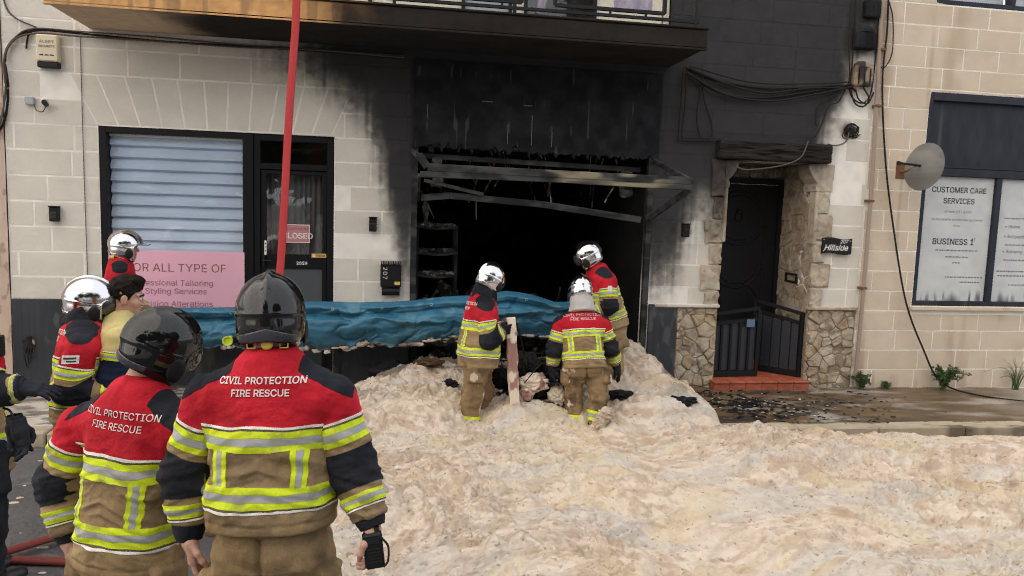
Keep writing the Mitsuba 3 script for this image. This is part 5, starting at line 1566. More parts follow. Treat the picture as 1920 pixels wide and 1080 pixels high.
# fourth: farther back by the shop window, silver helmet, facing right
J = dict(neck=(-2.635, -0.80, 1.590), hem=(-2.64, -0.86, .88), shL=(-2.68, -0.62, 1.45), shR=(-2.58, -1.00, 1.45), elL=(-2.62, -.60, 1.18), elR=(-2.60, -1.06, 1.18), wrL=(-2.42, -.70, 1.05), wrR=(-2.42, -1.02, 1.04),
         pel=(-2.64, -.85, .92), hipL=(-2.64, -.75, .90), hipR=(-2.63, -.95, .90), knL=(-2.62, -.75, .52), knR=(-2.60, -.95, .52), anL=(-2.64, -.75, .24), anR=(-2.62, -.95, .24))
p = thing('person', 'firefighter standing before the shop window, silver helmet with raised visor, face in profile', 'person', 'firefighters in red and tan coats')
make_jacket(p, J, .014, FIRE, .98, None, 13)
make_trousers(p, J, .018, 'mat_tan', 1.0, True, 14)
make_boots(p, J, (1, 0, 0))
M = facing((-2.585, -0.79, 1.722), rad(80), rad(2), 0)
head_at(p, M); K = helmet(p, M, 'mat_chrome', 'mat_chrome', knob=False, lab='silver helmet with raised visor', visor=False)
m = bx(-.085, .085, .11, .215, .046, .056, .004); m.vertices[:, 2] -= 3.0 * m.vertices[:, 0] ** 2; m.apply_transform(M); part(K, 'raised_visor', m, 'mat_visor')
for s in (-1, 1):
    m = lathe([(0, -.012), (.018, -.012), (.02, 0), (.018, .012), (0, .012)], 12); m.apply_transform(M @ frame_matrix((s * .085, -.10, -.10), (1, 0, 0), (0, 0, 1), (0, -1, 0)))
    part(K, 'ear_clip', m, 'mat_yellow_plastic', smooth=40)

# the young man in the cream and navy jacket
J = dict(neck=(-1.680, -3.52, 1.445), hem=(-1.70, -3.57, .80), shL=(-1.70, -3.32, 1.315), shR=(-1.625, -3.705, 1.315), elL=(-1.64, -3.30, 1.05), elR=(-1.66, -3.745, 1.05), wrL=(-1.52, -3.36, .85), wrR=(-1.55, -3.74, .84),
         pel=(-1.70, -3.57, .86), hipL=(-1.70, -3.47, .84), hipR=(-1.69, -3.67, .84), knL=(-1.68, -3.47, .47), knR=(-1.67, -3.67, .47), anL=(-1.70, -3.47, .16), anR=(-1.69, -3.67, .16), sleeve=(.30, .44, 3, 3.1, 1.6, 1.75))
DE = np.array((-.035, 0, 0))
J = {k_: (v_ if k_ == 'sleeve' else tuple(np.add(v_, DE))) for k_, v_ in J.items()}
p = thing('person', 'young dark-haired man without helmet in a cream and navy jacket, facing right', 'person')
FE, wh = make_jacket(p, J, .011, dict(yoke='mat_cream_cloth', body='mat_navy_cloth', patch='mat_cream_cloth', elbow='mat_navy_cloth'), .94, None, 17, patch=False, lv=dict(b0=.70, b1=.715, l0=.30, l1=.38, sx=0))
make_trousers(p, J, .016, 'mat_navy_cloth', .95, False, 18, False)
make_boots(p, J, (1, .2, 0))
M = facing(np.add((-1.637, -3.52, 1.565), DE), rad(76), rad(8), 0)
hk = head_at(p, M)
def hair_f(P):
    d = elli(P, (0, -.014, .040), (.079, .101, .103))
    n = meshkit.fbm(P.astype(float) * [70, 30, 34], 3, 77).astype(np.float32)
    d = d - .022 * (n - .45)
    d = smin(d, elli(P, (0, .045, .112), (.062, .048, .030)) - .014 * (n - .45), .03)
    line = np.interp(P[:, 1], [-.12, -.07, -.03, -.005, .02, .05, .085, .12], [-.125, -.120, -.095, -.050, -.010, .040, .056, .060])
    line = line + .03 * (n - .5)
    return np.maximum(d, line - P[:, 2])
q = surfnet(hair_f, (-.13, -.16, -.12), (.13, .16, .19), .0045).renormal().moved(M)
skin(p, 'hair', q, 'mat_hair')
# star of life on the shoulder blade
t = wh.tm()
out = unit((-.55, -.83, .1)); ex = unit(np.cross(out, (0, 0, 1))) * -1
for a in (0, 60, 120):
    c, s_ = math.cos(rad(a)), math.sin(rad(a))
    drape(p + '__jacket', 'emblem', np.add((-1.66, -3.70, 1.235), DE), ex * c + np.array([0, 0, s_]), -ex * s_ + np.array([0, 0, c]), .085, .024, out, 'mat_emblem', .003, 5)

# at the left edge of the picture: only an arm and the right side of the coat show
J = dict(neck=(-2.30, -4.24, 1.435), hem=(-2.20, -4.30, .70), shL=(-2.45, -4.10, 1.29), shR=(-2.08, -4.39, 1.315), elL=(-2.40, -4.05, 1.05), elR=(-2.03, -4.47, 1.185), wrL=(-2.30, -4.0, .85), wrR=(-1.885, -4.46, 1.205),
         pel=(-2.17, -4.29, .80), hipL=(-2.24, -4.22, .78), hipR=(-2.11, -4.36, .78), knL=(-2.24, -4.22, .44), knR=(-2.11, -4.36, .44), anL=(-2.25, -4.22, .16), anR=(-2.12, -4.36, .16), sleeve=(.7, .9, .92, 1.8, 1.9, 1.95))
p = thing('person', 'firefighter cut off by the left edge, black-gloved arm reaching out to the right', 'person', 'firefighters in red and tan coats')
make_jacket(p, J, .012, FIRE, 1.0, None, 21)
make_trousers(p, J, .018, 'mat_black_cloth', .95, False, 22)
make_boots(p, J, (.5, .8, 0))
M = facing((-2.31, -4.22, 1.58), rad(30), rad(6), 0)
head_at(p, M); helmet(p, M, 'mat_chrome', 'mat_chrome', knob=False)
part(p, 'gauntlet', tube([(-2.02, -4.47, 1.185), (-1.95, -4.465, 1.195), (-1.865, -4.46, 1.205)], [.088, .086, .062], 20), 'mat_black_cloth', smooth=True)
hand(p, 'hand', (-1.885, -4.46, 1.205), (1, .05, -.12), (.1, .3, -1), -1, (.2, .22, .25, .3), glove=True, res=.0045, scale=1.08)
hand(p, 'hand', (-2.30, -4.0, .83), (0, 0, -1), (1, 0, 0), -1, glove=True, res=.006)
RD = part(p, 'radio', cat([bx(-2.005, -1.965, -4.43, -4.40, 1.36, 1.47, .006)]), 'mat_black_plastic')
part(RD, 'antenna', tube([(-1.99, -4.415, 1.46), (-1.985, -4.415, 1.55)], [.007, .004], 8), 'mat_black_plastic')
k = thing('gloves', 'pair of black gloves hanging from a clip at the coat of the left-edge firefighter', 'gloves')
g1 = numbered(k)
hand(k, 'glove', (-1.885, -4.50, 1.03), (.12, 0, -1), (.6, -.8, 0), 1, (.5, .5, .6, .6), glove=True, res=.006)
hand(k, 'glove', (-1.855, -4.53, 1.02), (.22, -.05, -1), (-.6, -.8, 0), -1, (.3, .4, .5, .5), glove=True, res=.006)
part(k, 'clip', tube([(-1.96, -4.46, 1.10), (-1.92, -4.48, 1.09), (-1.875, -4.51, 1.04)], .006, 6), 'mat_dark_metal', smooth=True)

# in the foam: with the plank
J = dict(neck=(0.880, -1.36, 1.372), hem=(0.845, -1.41, .665), shL=(0.865, -1.175, 1.20), shR=(0.885, -1.545, 1.195), elL=(1.02, -1.20, .95), elR=(0.925, -1.61, .95), wrL=(1.11, -1.36, 1.03), wrR=(1.045, -1.545, 1.03),
         pel=(0.84, -1.41, .74), hipL=(0.86, -1.31, .70), hipR=(0.83, -1.50, .70), knL=(0.93, -1.30, .37), knR=(0.79, -1.52, .37), anL=(0.88, -1.32, .06), anR=(0.755, -1.545, .045), sleeve=(.34, .66, .80, 1.5, 1.62, 1.8))
p = thing('person', 'firefighter in silver helmet and black hood in the foam, holding a plank upright', 'person', 'firefighters in red and tan coats')
make_jacket(p, J, .011, FIRE, 1.10, BACK, 25, 1.08)
make_trousers(p, J, .012, 'mat_tan_smeared', 1.10, True, 26)
make_boots(p, J, (1, -.2, 0))
M = facing((0.962, -1.36, 1.520), rad(62), rad(20), 0)
head_at(p, M); helmet(p, M, 'mat_chrome', 'mat_chrome', knob=False, lab='silver helmet bent forward')
hood(p, ((0.94, -1.36, 1.52), (0.885, -1.365, 1.315)), .10, .14)
hand(p, 'hand', (1.11, -1.37, 1.03), (1, -.2, .15), (-.1, -1, 0), 1, (.7, .8, .85, .9), glove=True, res=.005)
hand(p, 'hand', (1.045, -1.53, 1.03), (1, .25, .15), (-.1, 1, .1), -1, (.7, .8, .85, .9), glove=True, res=.005)

# bending forward, back to the street
J = dict(neck=(1.873, -1.40, 1.245), hem=(1.890, -1.56, .66), shL=(1.678, -1.43, 1.085), shR=(2.078, -1.47, 1.095), elL=(1.612, -1.445, .84), elR=(2.165, -1.49, .87), wrL=(1.600, -1.43, .665), wrR=(2.250, -1.44, .69),
         pel=(1.895, -1.545, .70), hipL=(1.805, -1.53, .66), hipR=(2.005, -1.55, .66), knL=(1.815, -1.49, .34), knR=(2.045, -1.60, .38), anL=(1.800, -1.575, .035), anR=(1.975, -1.66, .10), sleeve=(.36, .66, .74, 1.38, 1.5, 1.78))
p = thing('person', 'firefighter bending over the debris, back to the street, grey flap under the silver helmet', 'person', 'firefighters in red and tan coats')
make_jacket(p, J, .010, FIRE, .95, BACK, 29, 1.0)
make_trousers(p, J, .012, 'mat_tan_smeared', .98, True, 30)
make_boots(p, J, (.1, 1, 0))
M = facing((1.868, -1.37, 1.418), rad(4), rad(28), rad(2))
head_at(p, M); helmet(p, M, 'mat_chrome', 'mat_chrome', knob=False, lab='silver helmet with a central ridge')
hood(p, ((1.868, -1.405, 1.415), (1.872, -1.475, 1.215)), .106, .132, 'mat_grey_cloth')
hand(p, 'hand', (1.600, -1.43, .65), (.05, .1, -1), (1, .3, 0), -1, (.4, .5, .5, .6), glove=True, res=.005, scale=1.1)
hand(p, 'hand', (2.255, -1.44, .675), (.4, .2, -.8), (-.6, .4, -.4), 1, (.3, .4, .4, .5), glove=True, res=.005, scale=1.1)

# farthest right, turned away to the left at the garage entrance
J = dict(neck=(2.205, -0.74, 1.610), hem=(2.385, -0.79, .955), shL=(2.275, -0.935, 1.475), shR=(2.215, -0.56, 1.465), elL=(2.285, -1.01, 1.215), elR=(2.17, -.53, 1.22), wrL=(2.10, -.98, 1.13), wrR=(2.02, -.68, 1.13),
         pel=(2.385, -.79, .96), hipL=(2.40, -.88, .93), hipR=(2.37, -.70, .93), knL=(2.42, -.88, .52), knR=(2.37, -.68, .52), anL=(2.46, -.88, .18), anR=(2.42, -.68, .18), sleeve=(.36, .66, .78, 1.4, 1.52, 1.8))
p = thing('person', 'firefighter at the garage entrance looking down to the left, silver helmet, badge on the sleeve', 'person', 'firefighters in red and tan coats')
FI, wh = make_jacket(p, J, .012, FIRE, 1.04, None, 33)
make_trousers(p, J, .016, 'mat_tan', 1.0, True, 34)
make_boots(p, J, (-1, 0, 0))
M = facing((2.105, -0.735, 1.730), rad(-78), rad(22), 0)
head_at(p, M); helmet(p, M, 'mat_chrome', 'mat_chrome', knob=False, lab='silver helmet with dark side mount')
hand(p, 'hand', (2.09, -.98, 1.125), (-1, .1, -.2), (0, .4, -1), 1, glove=True, res=.006)
hand(p, 'hand', (2.01, -.68, 1.125), (-1, -.1, -.2), (0, -.4, -1), -1, glove=True, res=.006)
t = wh.tm()
drape(p + '__jacket', 'badge', (2.275, -1.0, 1.41), (1, 0, 0), (0, 0, 1), .045, .06, np.array([0, -1.0, 0]), 'mat_white_print')
plain('mat_emblem', (0.62, 0.30, 0.10), 0.7)

# ------------------------------------------------------------------ the tarpaulin stretched in front of plinth and garage
def tarp():
    k = thing('tarpaulin', 'sagging blue tarpaulin stretched low in front of the plinth and garage', 'tarpaulin')
    xt = [-2.95, -2.2, -1.57, -.75, -.2, .23, .66, 1.25, 1.55, 1.80, 1.95, 2.06]
    zt = [1.07, 1.08, 1.10, 1.16, 1.18, 1.18, 1.25, 1.32, 1.27, 1.20, 1.21, 1.27]
    xb = [-2.95, -2.15, -1.57, -.81, -.19, .67, 1.26, 1.81, 2.06]
    zb = [.62, .63, .68, .66, .69, .77, .82, .80, .86]
    nx, nv = 420, 70
    x = np.linspace(-2.95, 2.06, nx); v = np.linspace(-0.22, 1, nv)
    X, Vv = np.meshgrid(x, v, indexing='ij')
    rag = 0.055 * (meshkit.fbm(np.stack([x * 9, 0 * x, 0 * x], -1), 4, 3) - 0.5) * 2
    ZT = np.interp(x, xt, zt)[:, None] + 0.012 * np.sin(x * 5.1)[:, None]; ZB = (np.interp(x, xb, zb) + rag)[:, None]
    n1 = meshkit.fbm(np.stack([X * 1.1, Vv * 2.6, 0 * X], -1), 3, 5) - 0.5
    n2 = np.abs(2 * meshkit.fbm(np.stack([X * 1.3 + Vv * .8, Vv * 3.2, 0 * X + 4], -1), 3, 8) - 1)
    n3 = np.abs(2 * meshkit.fbm(np.stack([X * 4.0, Vv * 7, 0 * X + 9], -1), 2, 9) - 1)
    n5 = meshkit.fbm(np.stack([X * 2.6, Vv * 1.1, 0 * X + 14], -1), 3, 23) - 0.5
    n4 = (1 - np.abs(2 * meshkit.fbm(np.stack([X * 3.0 + Vv * 2.0, Vv * 2.2 - X * 1.2, 0 * X + 2], -1), 3, 19) - 1)) ** 5
    vp = np.clip(Vv, 0, 1)
    Z = ZT + (ZB - ZT) * vp - 0.10 * np.clip(-Vv / .22, 0, 1)
    Yb = -0.50 - 0.10 * np.sin(np.pi * np.clip(vp * 1.05, 0, 1)) + 0.34 * np.clip(-Vv / .22, 0, 1)
    # the heavy upper hem hangs over in a roll, with a pleat under it
    hem = np.exp(-((vp - 0.10) / 0.07) ** 2) * 0.055 - np.exp(-((vp - 0.27 - 0.10 * (n1)) / 0.045) ** 2) * 0.06
    pleat = np.exp(-((vp - 0.36 - 0.22 * np.sin(X * 2.0)) / 0.06) ** 2) * 0.045 * np.clip((X + 1.0) / .6, 0, 1)
    am = np.clip(vp * 5, 0, 1)
    Y = Yb - hem - pleat + am * (0.15 * n1 + 0.10 * n5 + 0.026 * (n2 - .4) * np.clip((vp - .1) * 2, .2, 1) + 0.045 * (n4 - .3))
    Z = Z + 0.03 * n1 * (1 - vp)
    V = np.stack([X, Y, Z], -1).reshape(-1, 3)
    i = np.arange(nx * nv).reshape(nx, nv)
    a, b, c, d = (q.ravel() for q in (i[:-1, :-1], i[1:, :-1], i[1:, 1:], i[:-1, 1:]))
    s = Skin(V, np.vstack([np.stack([a, c, b], 1), np.stack([a, d, c], 1)]), None).renormal()
    uv = np.stack([0 * Vv, np.clip((vp - .86) / .12, 0, 1)], -1).reshape(-1, 2)
    put(k, (s.v, s.f), 'mat_tarp', normals=s.n, uv=uv)
    for xx in np.arange(-2.7, 2.0, .52):
        j = int(np.argmin(np.abs(x - xx))); q = V.reshape(nx, nv, 3)[j, 20]; nn = s.n.reshape(nx, nv, 3)[j, 20]
        e = trimesh.creation.torus(.013, .004, major_sections=14, minor_sections=6)
        e.apply_transform(trimesh.geometry.align_vectors([0, 0, 1], nn)); e.apply_translation(q + nn * .002)
        part(k, 'eyelet', e, 'mat_grey_plastic', smooth=True)
    # crust of foam and ash caught along the lower edge
    r = np.random.default_rng(5)
    ms = []
    for _ in range(150):
        j = r.integers(0, nx)
        if x[j] < -1.75 or .75 < x[j] < 1.2 or x[j] > 1.8: continue
        m = trimesh.creation.icosphere(2, 1.0)
        m.vertices *= (0.7 + 0.8 * meshkit.noise(m.vertices * 2 + r.uniform(0, 50), 3))[:, None]
        m.vertices *= [r.uniform(.015, .05), r.uniform(.012, .03), r.uniform(.008, .022)]
        m.apply_translation(V.reshape(nx, nv, 3)[j, -1] + [0, r.uniform(-.02, .04), r.uniform(-.012, .012)])
        ms.append(m)
    kk = thing('foam_crust', 'crust of foam and ash caught along the lower edge of the blue tarpaulin', 'foam', kind='stuff')
    put(kk, cat(ms), 'mat_foam', smooth=True)
    kk = thing('barrier', 'charred steel barrier hidden under the blue tarpaulin', 'barrier')
    part(kk, 'rail', bar((-2.9, -.36, 1.03), (2.0, -.36, 1.13), .04), 'mat_charred')
    for xx in (-2.6, -0.55, 1.95):
        part(kk, 'leg', bar((xx, -.36, float(pave_z(xx, -.3)) - .02), (xx, -.36, 1.03 + .02 * (xx + 2.9)), .04), 'mat_charred')
tarp()

# ------------------------------------------------------------------ garage: burnt door frame, shelves, rubble
GD = thing('garage_door', 'burnt out steel frame of the tilted garage door hanging over the opening', 'garage door')
def gb(nm, pts, w, h, mat='mat_steel'):
    for a, b in zip(pts[:-1], pts[1:]):
        part(GD, nm, bar(a, b, w, h, ch=.004), mat)
gb('front_rail', [(.24, -1.06, 2.72), (.33, -1.06, 2.60), (3.10, -1.06, 2.57)], .06, .075)
gb('front_rail', [(.26, -1.06, 2.53), (1.7, -1.05, 2.53), (3.11, -1.06, 2.50)], .06, .06)
gb('side_arm', [(.24, -1.08, 2.71), (.20, -.02, 2.83)], .035, .05)
gb('side_arm', [(3.11, -1.08, 2.56), (3.07, -.02, 2.84)], .035, .06)
gb('side_arm', [(3.11, -1.07, 2.49), (3.04, .02, 2.15)], .035, .07)
gb('side_arm', [(.25, -1.07, 2.52), (.28, .02, 2.28)], .03, .04)
gb('sagging_rail', [(.30, -.18, 2.31), (.62, -.18, 2.345), (1.7, -.18, 2.28), (2.88, -.16, 2.14)], .05, .075)
gb('sagging_rail', [(.33, -.30, 2.50), (1.0, -.22, 2.37)], .04, .04)
gb('upper_rail', [(.25, .15, 2.80), (2.95, .15, 2.74)], .05, .06)
gb('jamb', [(.235, .03, .05), (.235, .03, 2.90)], .07, .07)
gb('jamb', [(3.045, .03, .05), (3.045, .03, 2.90)], .07, .07)
gb('hanger', [(.92, -.2, 2.36), (.93, -.2, 2.08)], .012, .012)
gb('hanger', [(1.62, -.9, 2.50), (1.62, -.8, 2.36)], .02, .02)
gb('panel_shred', [(.30, -.14, 2.40), (.46, -.14, 2.08)], .02, .01)
for j, (x, z0, z1, w) in enumerate(((.50, 2.46, 2.78, .06), (2.75, 2.40, 2.72, .08), (.36, 2.0, 2.3, .035))):
    m = bx(x - w, x + w, .05, .056, z0, z1).subdivide().subdivide().subdivide().subdivide()
    m.vertices += (meshkit.fbm(m.vertices * [9, 1, 7] + j * 5, 3, j)[:, None] - .5) * [.12, .25, .12]
    part(GD, 'torn_sheet', m, 'mat_steel', smooth=40)
k = thing('ceiling_debris', 'charred strips and wires hanging from the garage ceiling', 'debris', kind='stuff')
ms = []
for j in range(34):
    x, y, L = RNG.uniform(.4, 2.9), RNG.uniform(.5, 3.0), RNG.uniform(.15, .8)
    ms.append(tube([(x, y, 2.98), (x + RNG.uniform(-.08, .08), y, 2.98 - L * .5), (x + RNG.uniform(-.15, .15), y + RNG.uniform(-.1, .1), 2.98 - L)], RNG.uniform(.004, .014), 5, n=5))
put(k, cat(ms), 'mat_ash', smooth=True)
SH = thing('shelf', 'sagging burnt metal shelving unit inside the garage at the left', 'shelf')
for x in (.30, .78):
    for y in (.62, 1.0):
        part(SH, 'post', bar((x, y, .1), (x, y, 2.0), .035), 'mat_charred')
for z in (.55, 1.02, 1.38, 1.66, 1.98):
    m = bx(.28, .80, .60, 1.02, z - .015, z + .01).subdivide().subdivide().subdivide().subdivide()
    m.vertices[:, 2] -= .03 * np.sin((m.vertices[:, 0] - .28) / .52 * np.pi)
    part(SH, 'board', m, 'mat_steel')
    ms = []
    for _ in range(16):
        s = trimesh.creation.icosphere(1, 1.0); s.vertices *= RNG.uniform(.6, 1.3, s.vertices.shape) * [.06, .05, .035]
        s.apply_translation((RNG.uniform(.33, .76), RNG.uniform(.62, .95), z + .0)); ms.append(s)
    part(SH, 'ash', cat(ms), 'mat_ash', kind='stuff')
plain('mat_ash', proc(lambda p, n, uv: mix((.05, .046, .042), (.30, .275, .25), smoothstep(.5, .68, fbm(p.x * 14, p.y * 14, p.z * 14, octaves=3)))), .9)
def lump(c, r3, seed, sub=3, rough=.5, fr=2.2):
    m = trimesh.creation.icosphere(sub, 1.0)
    m.vertices *= (1 - rough / 2 + rough * (np.abs(2 * meshkit.fbm(m.vertices * fr + seed * 3.7, 3, seed) - 1) + .3))[:, None]
    m.vertices *= r3
    m.apply_translation(c)
    return m
k = thing('burnt_wreck', 'black heap of burnt wreckage in the dark of the garage', 'debris', kind='stuff')
put(k, cat([lump((1.9 + .5 * i - 1.2, 2.2 + .35 * (i % 3), .45), (.45, .5, .55 - .06 * i), i, 3, 1.1) for i in range(5)]), 'mat_ash', smooth=True)
k = thing('motor_scooter_frame', 'burnt tubular frame sticking up from the wreckage in the garage', 'debris')
for i in range(9):
    a = np.array([1.5 + RNG.uniform(-.4, .6), 1.3, .6]); b = a + RNG.uniform(-.35, .35, 3) + [0, 0, .35]
    part(k, 'tube', tube([a, (a + b) / 2 + RNG.uniform(-.1, .1, 3), b], .014, 6), 'mat_steel', smooth=True)
# ---- the heap the men are pulling apart
k = thing('debris', 'tangled black burnt debris with foam-smeared chunks between the two middle firefighters', 'debris', kind='stuff')
r = np.random.default_rng(15)
ms = []
for i in range(46):
    c = np.array([r.uniform(1.12, 1.78), r.uniform(-1.30, -.75), 0])
    top = .76 - .28 * max(0, (-c[1] - .85)) / .45
    c[2] = r.uniform(.12, top)
    ms.append(lump(c, r.uniform(.05, .15, 3) * [1, .8, .8], i, 2, .9))
put(k, cat(ms), 'mat_charred')
k = thing('burnt_cables', 'burnt cables and strips sprouting from the debris heap', 'cables', kind='stuff')
ms = []
for i in range(70):
    a = np.array([r.uniform(1.10, 1.80), r.uniform(-1.42, -1.0), r.uniform(.15, .75)])
    d = r.normal(0, 1, 3) * [.16, .10, .13]
    ms.append(tube([a, a + d + r.normal(0, .04, 3), a + d * 1.8 + r.normal(0, .07, 3)], r.uniform(.003, .009), 5, n=6))
put(k, cat(ms), 'mat_cable', smooth=True)
for i, (c, s3, lab) in enumerate((((1.42, -1.36, .47), (.16, .11, .09), 'foam-smeared chunk at mid height in the debris heap'), ((1.33, -1.38, .36), (.10, .10, .08), 'pale lump left of the middle in the debris heap'),
                                ((1.67, -1.40, .35), (.10, .09, .10), 'round pale lump at the right of the debris heap'), ((1.45, -1.45, .25), (.09, .08, .07), 'low foam-covered lump in the debris heap'), ((1.20, -1.40, .22), (.12, .10, .13), 'foam-covered block beside the plank foot'))):
    k = thing('chunk', lab, 'debris')
    put(k, lump(c, s3, 60 + i, 4, .55), 'mat_post' if i < 2 else 'mat_foam', smooth=True)
k = thing('brown_crate', 'dark brown half-burnt crate at the foot of the debris heap', 'crate')
part(k, 'board', bx(1.38, 1.74, -1.46, -1.43, .05, .30, .006), 'mat_brown')
part(k, 'board', bx(1.38, 1.41, -1.43, -1.15, .05, .28, .006), 'mat_brown')
part(k, 'board', bx(1.71, 1.74, -1.43, -1.15, .05, .27, .006), 'mat_brown')
plain('mat_brown', proc(lambda p, n, uv: mix((.025, .014, .009), (.12, .07, .04), fbm(p.x * 7, p.y * 7, p.z * 30, octaves=3))), .7)
# the plank, and black fragments sticking out of the foam
k = thing('plank', 'foam-smeared wooden plank held upright by the firefighter in the foam', 'plank')
m = bar((1.232, -1.56, -.05), (1.150, -1.46, 1.155), .10, .06, (0, 1, 0), .006)
for _ in range(5): m = m.subdivide()
m.merge_vertices()
m.vertices += (meshkit.fbm(m.vertices * [14, 14, 9], 3, 4)[:, None] - .5) * np.array([.03, .03, .01])
put(k, m, 'mat_post', smooth=50)
for i, (x, y, w, d, lab) in enumerate(((.40, -.62, .16, .08, 'dark brown fragment in the foam farthest left'), (.60, -1.06, .09, .07, 'small black fragment in the foam left of the plank holder'), (2.95, -1.45, .20, .09, 'dark burnt fragment in the foam right of the bending firefighter'), (2.35, -1.30, .18, .10, 'black fragment by the right hand of the bending firefighter'), (.02, -.32, .26, .10, 'black burnt lump under the tarpaulin beside the garage'))):
    k = thing('fragment', lab, 'debris')
    put(k, lump((x, y, foam_at(x, y) + .012), (w, d, .045 if i < 4 else .12), 80 + i, 3, .8), 'mat_charred' if i else 'mat_brown', smooth=30)
k = thing('ash_debris', 'black ash and burnt scraps strewn on the pavement before the porch', 'ash', kind='stuff')
ms = []
for i in range(380):
    u = r.random()
    x, y = (r.normal(3.95, .33), r.normal(-.85, .32)) if u < .6 else (r.normal(4.6, .8), r.uniform(-1.6, -.2))
    if x < 3.4 or y < -1.6 or y > -.2: continue
    m = bx(-1, 1, -1, 1, -1, 1); m.vertices *= r.uniform(.5, 1.2, (8, 1)) * np.array([r.uniform(.006, .06), r.uniform(.005, .022), r.uniform(.002, .007)]) * (1 if u < .6 else .6)
    m.apply_transform(trimesh.transformations.euler_matrix(r.normal(0, .15), r.normal(0, .15), r.normal(0, .7)))
    m.apply_translation((x, y, float(pave_z(x, y)) + .008)); ms.append(m)
put(k, cat(ms), 'mat_charred')
k = thing('pale_scraps', 'pale scraps of plaster and foam among the ash on the pavement', 'debris', kind='stuff')
ms = []
for i in range(60):
    x, y = r.normal(4.1, .5), r.normal(-.9, .35)
    if x < 3.4 or y < -1.5 or y > -.2: continue
    ms.append(lump((x, y, float(pave_z(x, y)) + .012), (r.uniform(.005, .022), r.uniform(.005, .012), .005), i, 1))
for i in range(90):
    x, y = r.uniform(-3.4, -.4), r.uniform(-5.2, -2.0)
    q = r.uniform(.004, .018)
    ms.append(lump((x, y, float(road_z(x, y)) + .002), (q * r.uniform(1, 2.4), q, .006), i, 1))
put(k, cat(ms), 'mat_foam', smooth=True)

# ------------------------------------------------------------------ hoses
k = thing('fire_hose', 'flat bright red fire hose hanging down in front of the balcony and shop door', 'hose')
c = [(-.90, -1.22, 5.6), (-.915, -1.22, 4.1), (-.946, -1.235, 3.5), (-.985, -1.25, 2.9), (-1.018, -1.27, 2.2), (-1.06, -1.28, 1.5), (-1.15, -1.35, .5), (-1.22, -1.6, .14), (-1.5, -2.6, .09), (-1.9, -3.4, .12), (-2.1, -3.62, .12)]
put(k, tube(c, .036, 10, .22, 10, nrm=(0, 1, 0)), 'mat_hose_red', smooth=True)
for c, lab in (([(-3.4, -5.1, .10), (-2.6, -4.45, .105), (-2.2, -4.02, .105), (-1.95, -3.78, .105), (-1.5, -3.5, .10), (-.9, -3.35, .10)], 'dull red hose on the road crossing over the other at lower left'), ([(-3.6, -3.9, .08), (-2.6, -4.03, .08), (-2.2, -4.06, .08), (-1.7, -4.14, .08), (-1.2, -4.3, .09)], 'dull red hose lying level on the road at lower left')):
    k = thing('fire_hose', lab, 'hose')
    put(k, tube([(x, y, z + float(road_z(x, y)) - .06) for x, y, z in c], .034, 12, .6, 8), 'mat_hose_old', smooth=True)

# the radio held by the foreground firefighter
k = thing('handheld_radio', 'black handheld radio in the right hand of the foreground firefighter', 'radio')
M = frame_matrix((-.050, -6.005, .985), unit((1, .1, .1)), unit((-.1, 1, 0)), unit((-.12, .1, 1)))
def rp(nm, m, mat):
    m.apply_transform(M); part(k, nm, m, mat, smooth=35)
rp('body', bx(-.034, .034, -.018, .018, -.055, .070, .008), 'mat_black_plastic')
rp('speaker', cat([bx(-.022, .022, -.0205, -.018, -.03 + .011 * i, -.024 + .011 * i) for i in range(5)]), 'mat_boot')
rp('knob', lathe([(0, 0), (.010, 0), (.010, .016), (0, .016)], 14).apply_translation((.018, 0, .07)), 'mat_boot')
rp('screen', bx(-.022, .022, -.020, -.018, .036, .056), 'mat_glass_dark')
rp('cord', tube([(.03, -.01, .05), (.05, -.02, .02), (.045, -.02, -.03), (.028, -.018, -.05)], .004, 6), 'mat_cable')

# ------------------------------------------------------------------ window dressing, signs
k = thing('window_blind', 'pale blue pleated blind behind the shop window', 'blind')
z = 2.885
i = 0
while z > 1.0:
    h = .128
    V, F = [], []
    nn = 24
    for a in range(nn + 1):
        x = -3.025 + (1.375) * a / nn
        w = .004 * math.sin(x * 9 + i)
        V += [(x, .150 + w, z), (x, .112 + w, z - h * .55), (x, .105 + w, z - h * .86), (x, .148 + w, z - h)]
    for a in range(nn):
        for b in range(3):
            q = a * 4 + b
            F += [[q, q + 1, q + 5], [q, q + 5, q + 4]]
    part(k, 'pleat', trimesh.Trimesh(V, F, process=False), 'mat_blind')
    z -= h; i += 1
part(k, 'rail', bx(-3.028, -1.642, .10, .155, 2.865, 2.889, .004), 'mat_white_plastic')
k = thing('poster', 'pink shop poster advertising tailoring across the lower shop window', 'poster')
put(k, bx(-3.03, -1.625, .001, .006, .955, 1.645), 'mat_poster_pink')
for s, h, x, z, an, mt, bold, sx in (('FOR ALL TYPE OF', .088, -1.81, 1.415, 'r', 'mat_print_brown', False, 1.02), ('Professional Tailoring', .062, -1.95, 1.262, 'r', 'mat_print_mauve', False, 1.0), ('& Styling Services', .062, -2.02, 1.170, 'r', 'mat_print_mauve', False, 1.0), ('Precision Alterations', .062, -1.955, 1.03, 'r', 'mat_print_mauve', False, 1.02)):
    part(k, 'lettering', lettering(s, h, x, z, .0005, an, bold, sx=sx), mt)
k = thing('closed_sign', 'small red sign reading CLOSED hanging inside the shop door', 'sign')
put(k, bx(-1.195, -.93, .060, .066, 1.765, 1.965, .002), 'mat_closed_sign')
part(k, 'lettering', lettering('CLOSED', .062, -1.062, 1.81, .0595, bold=True), 'mat_white_print')
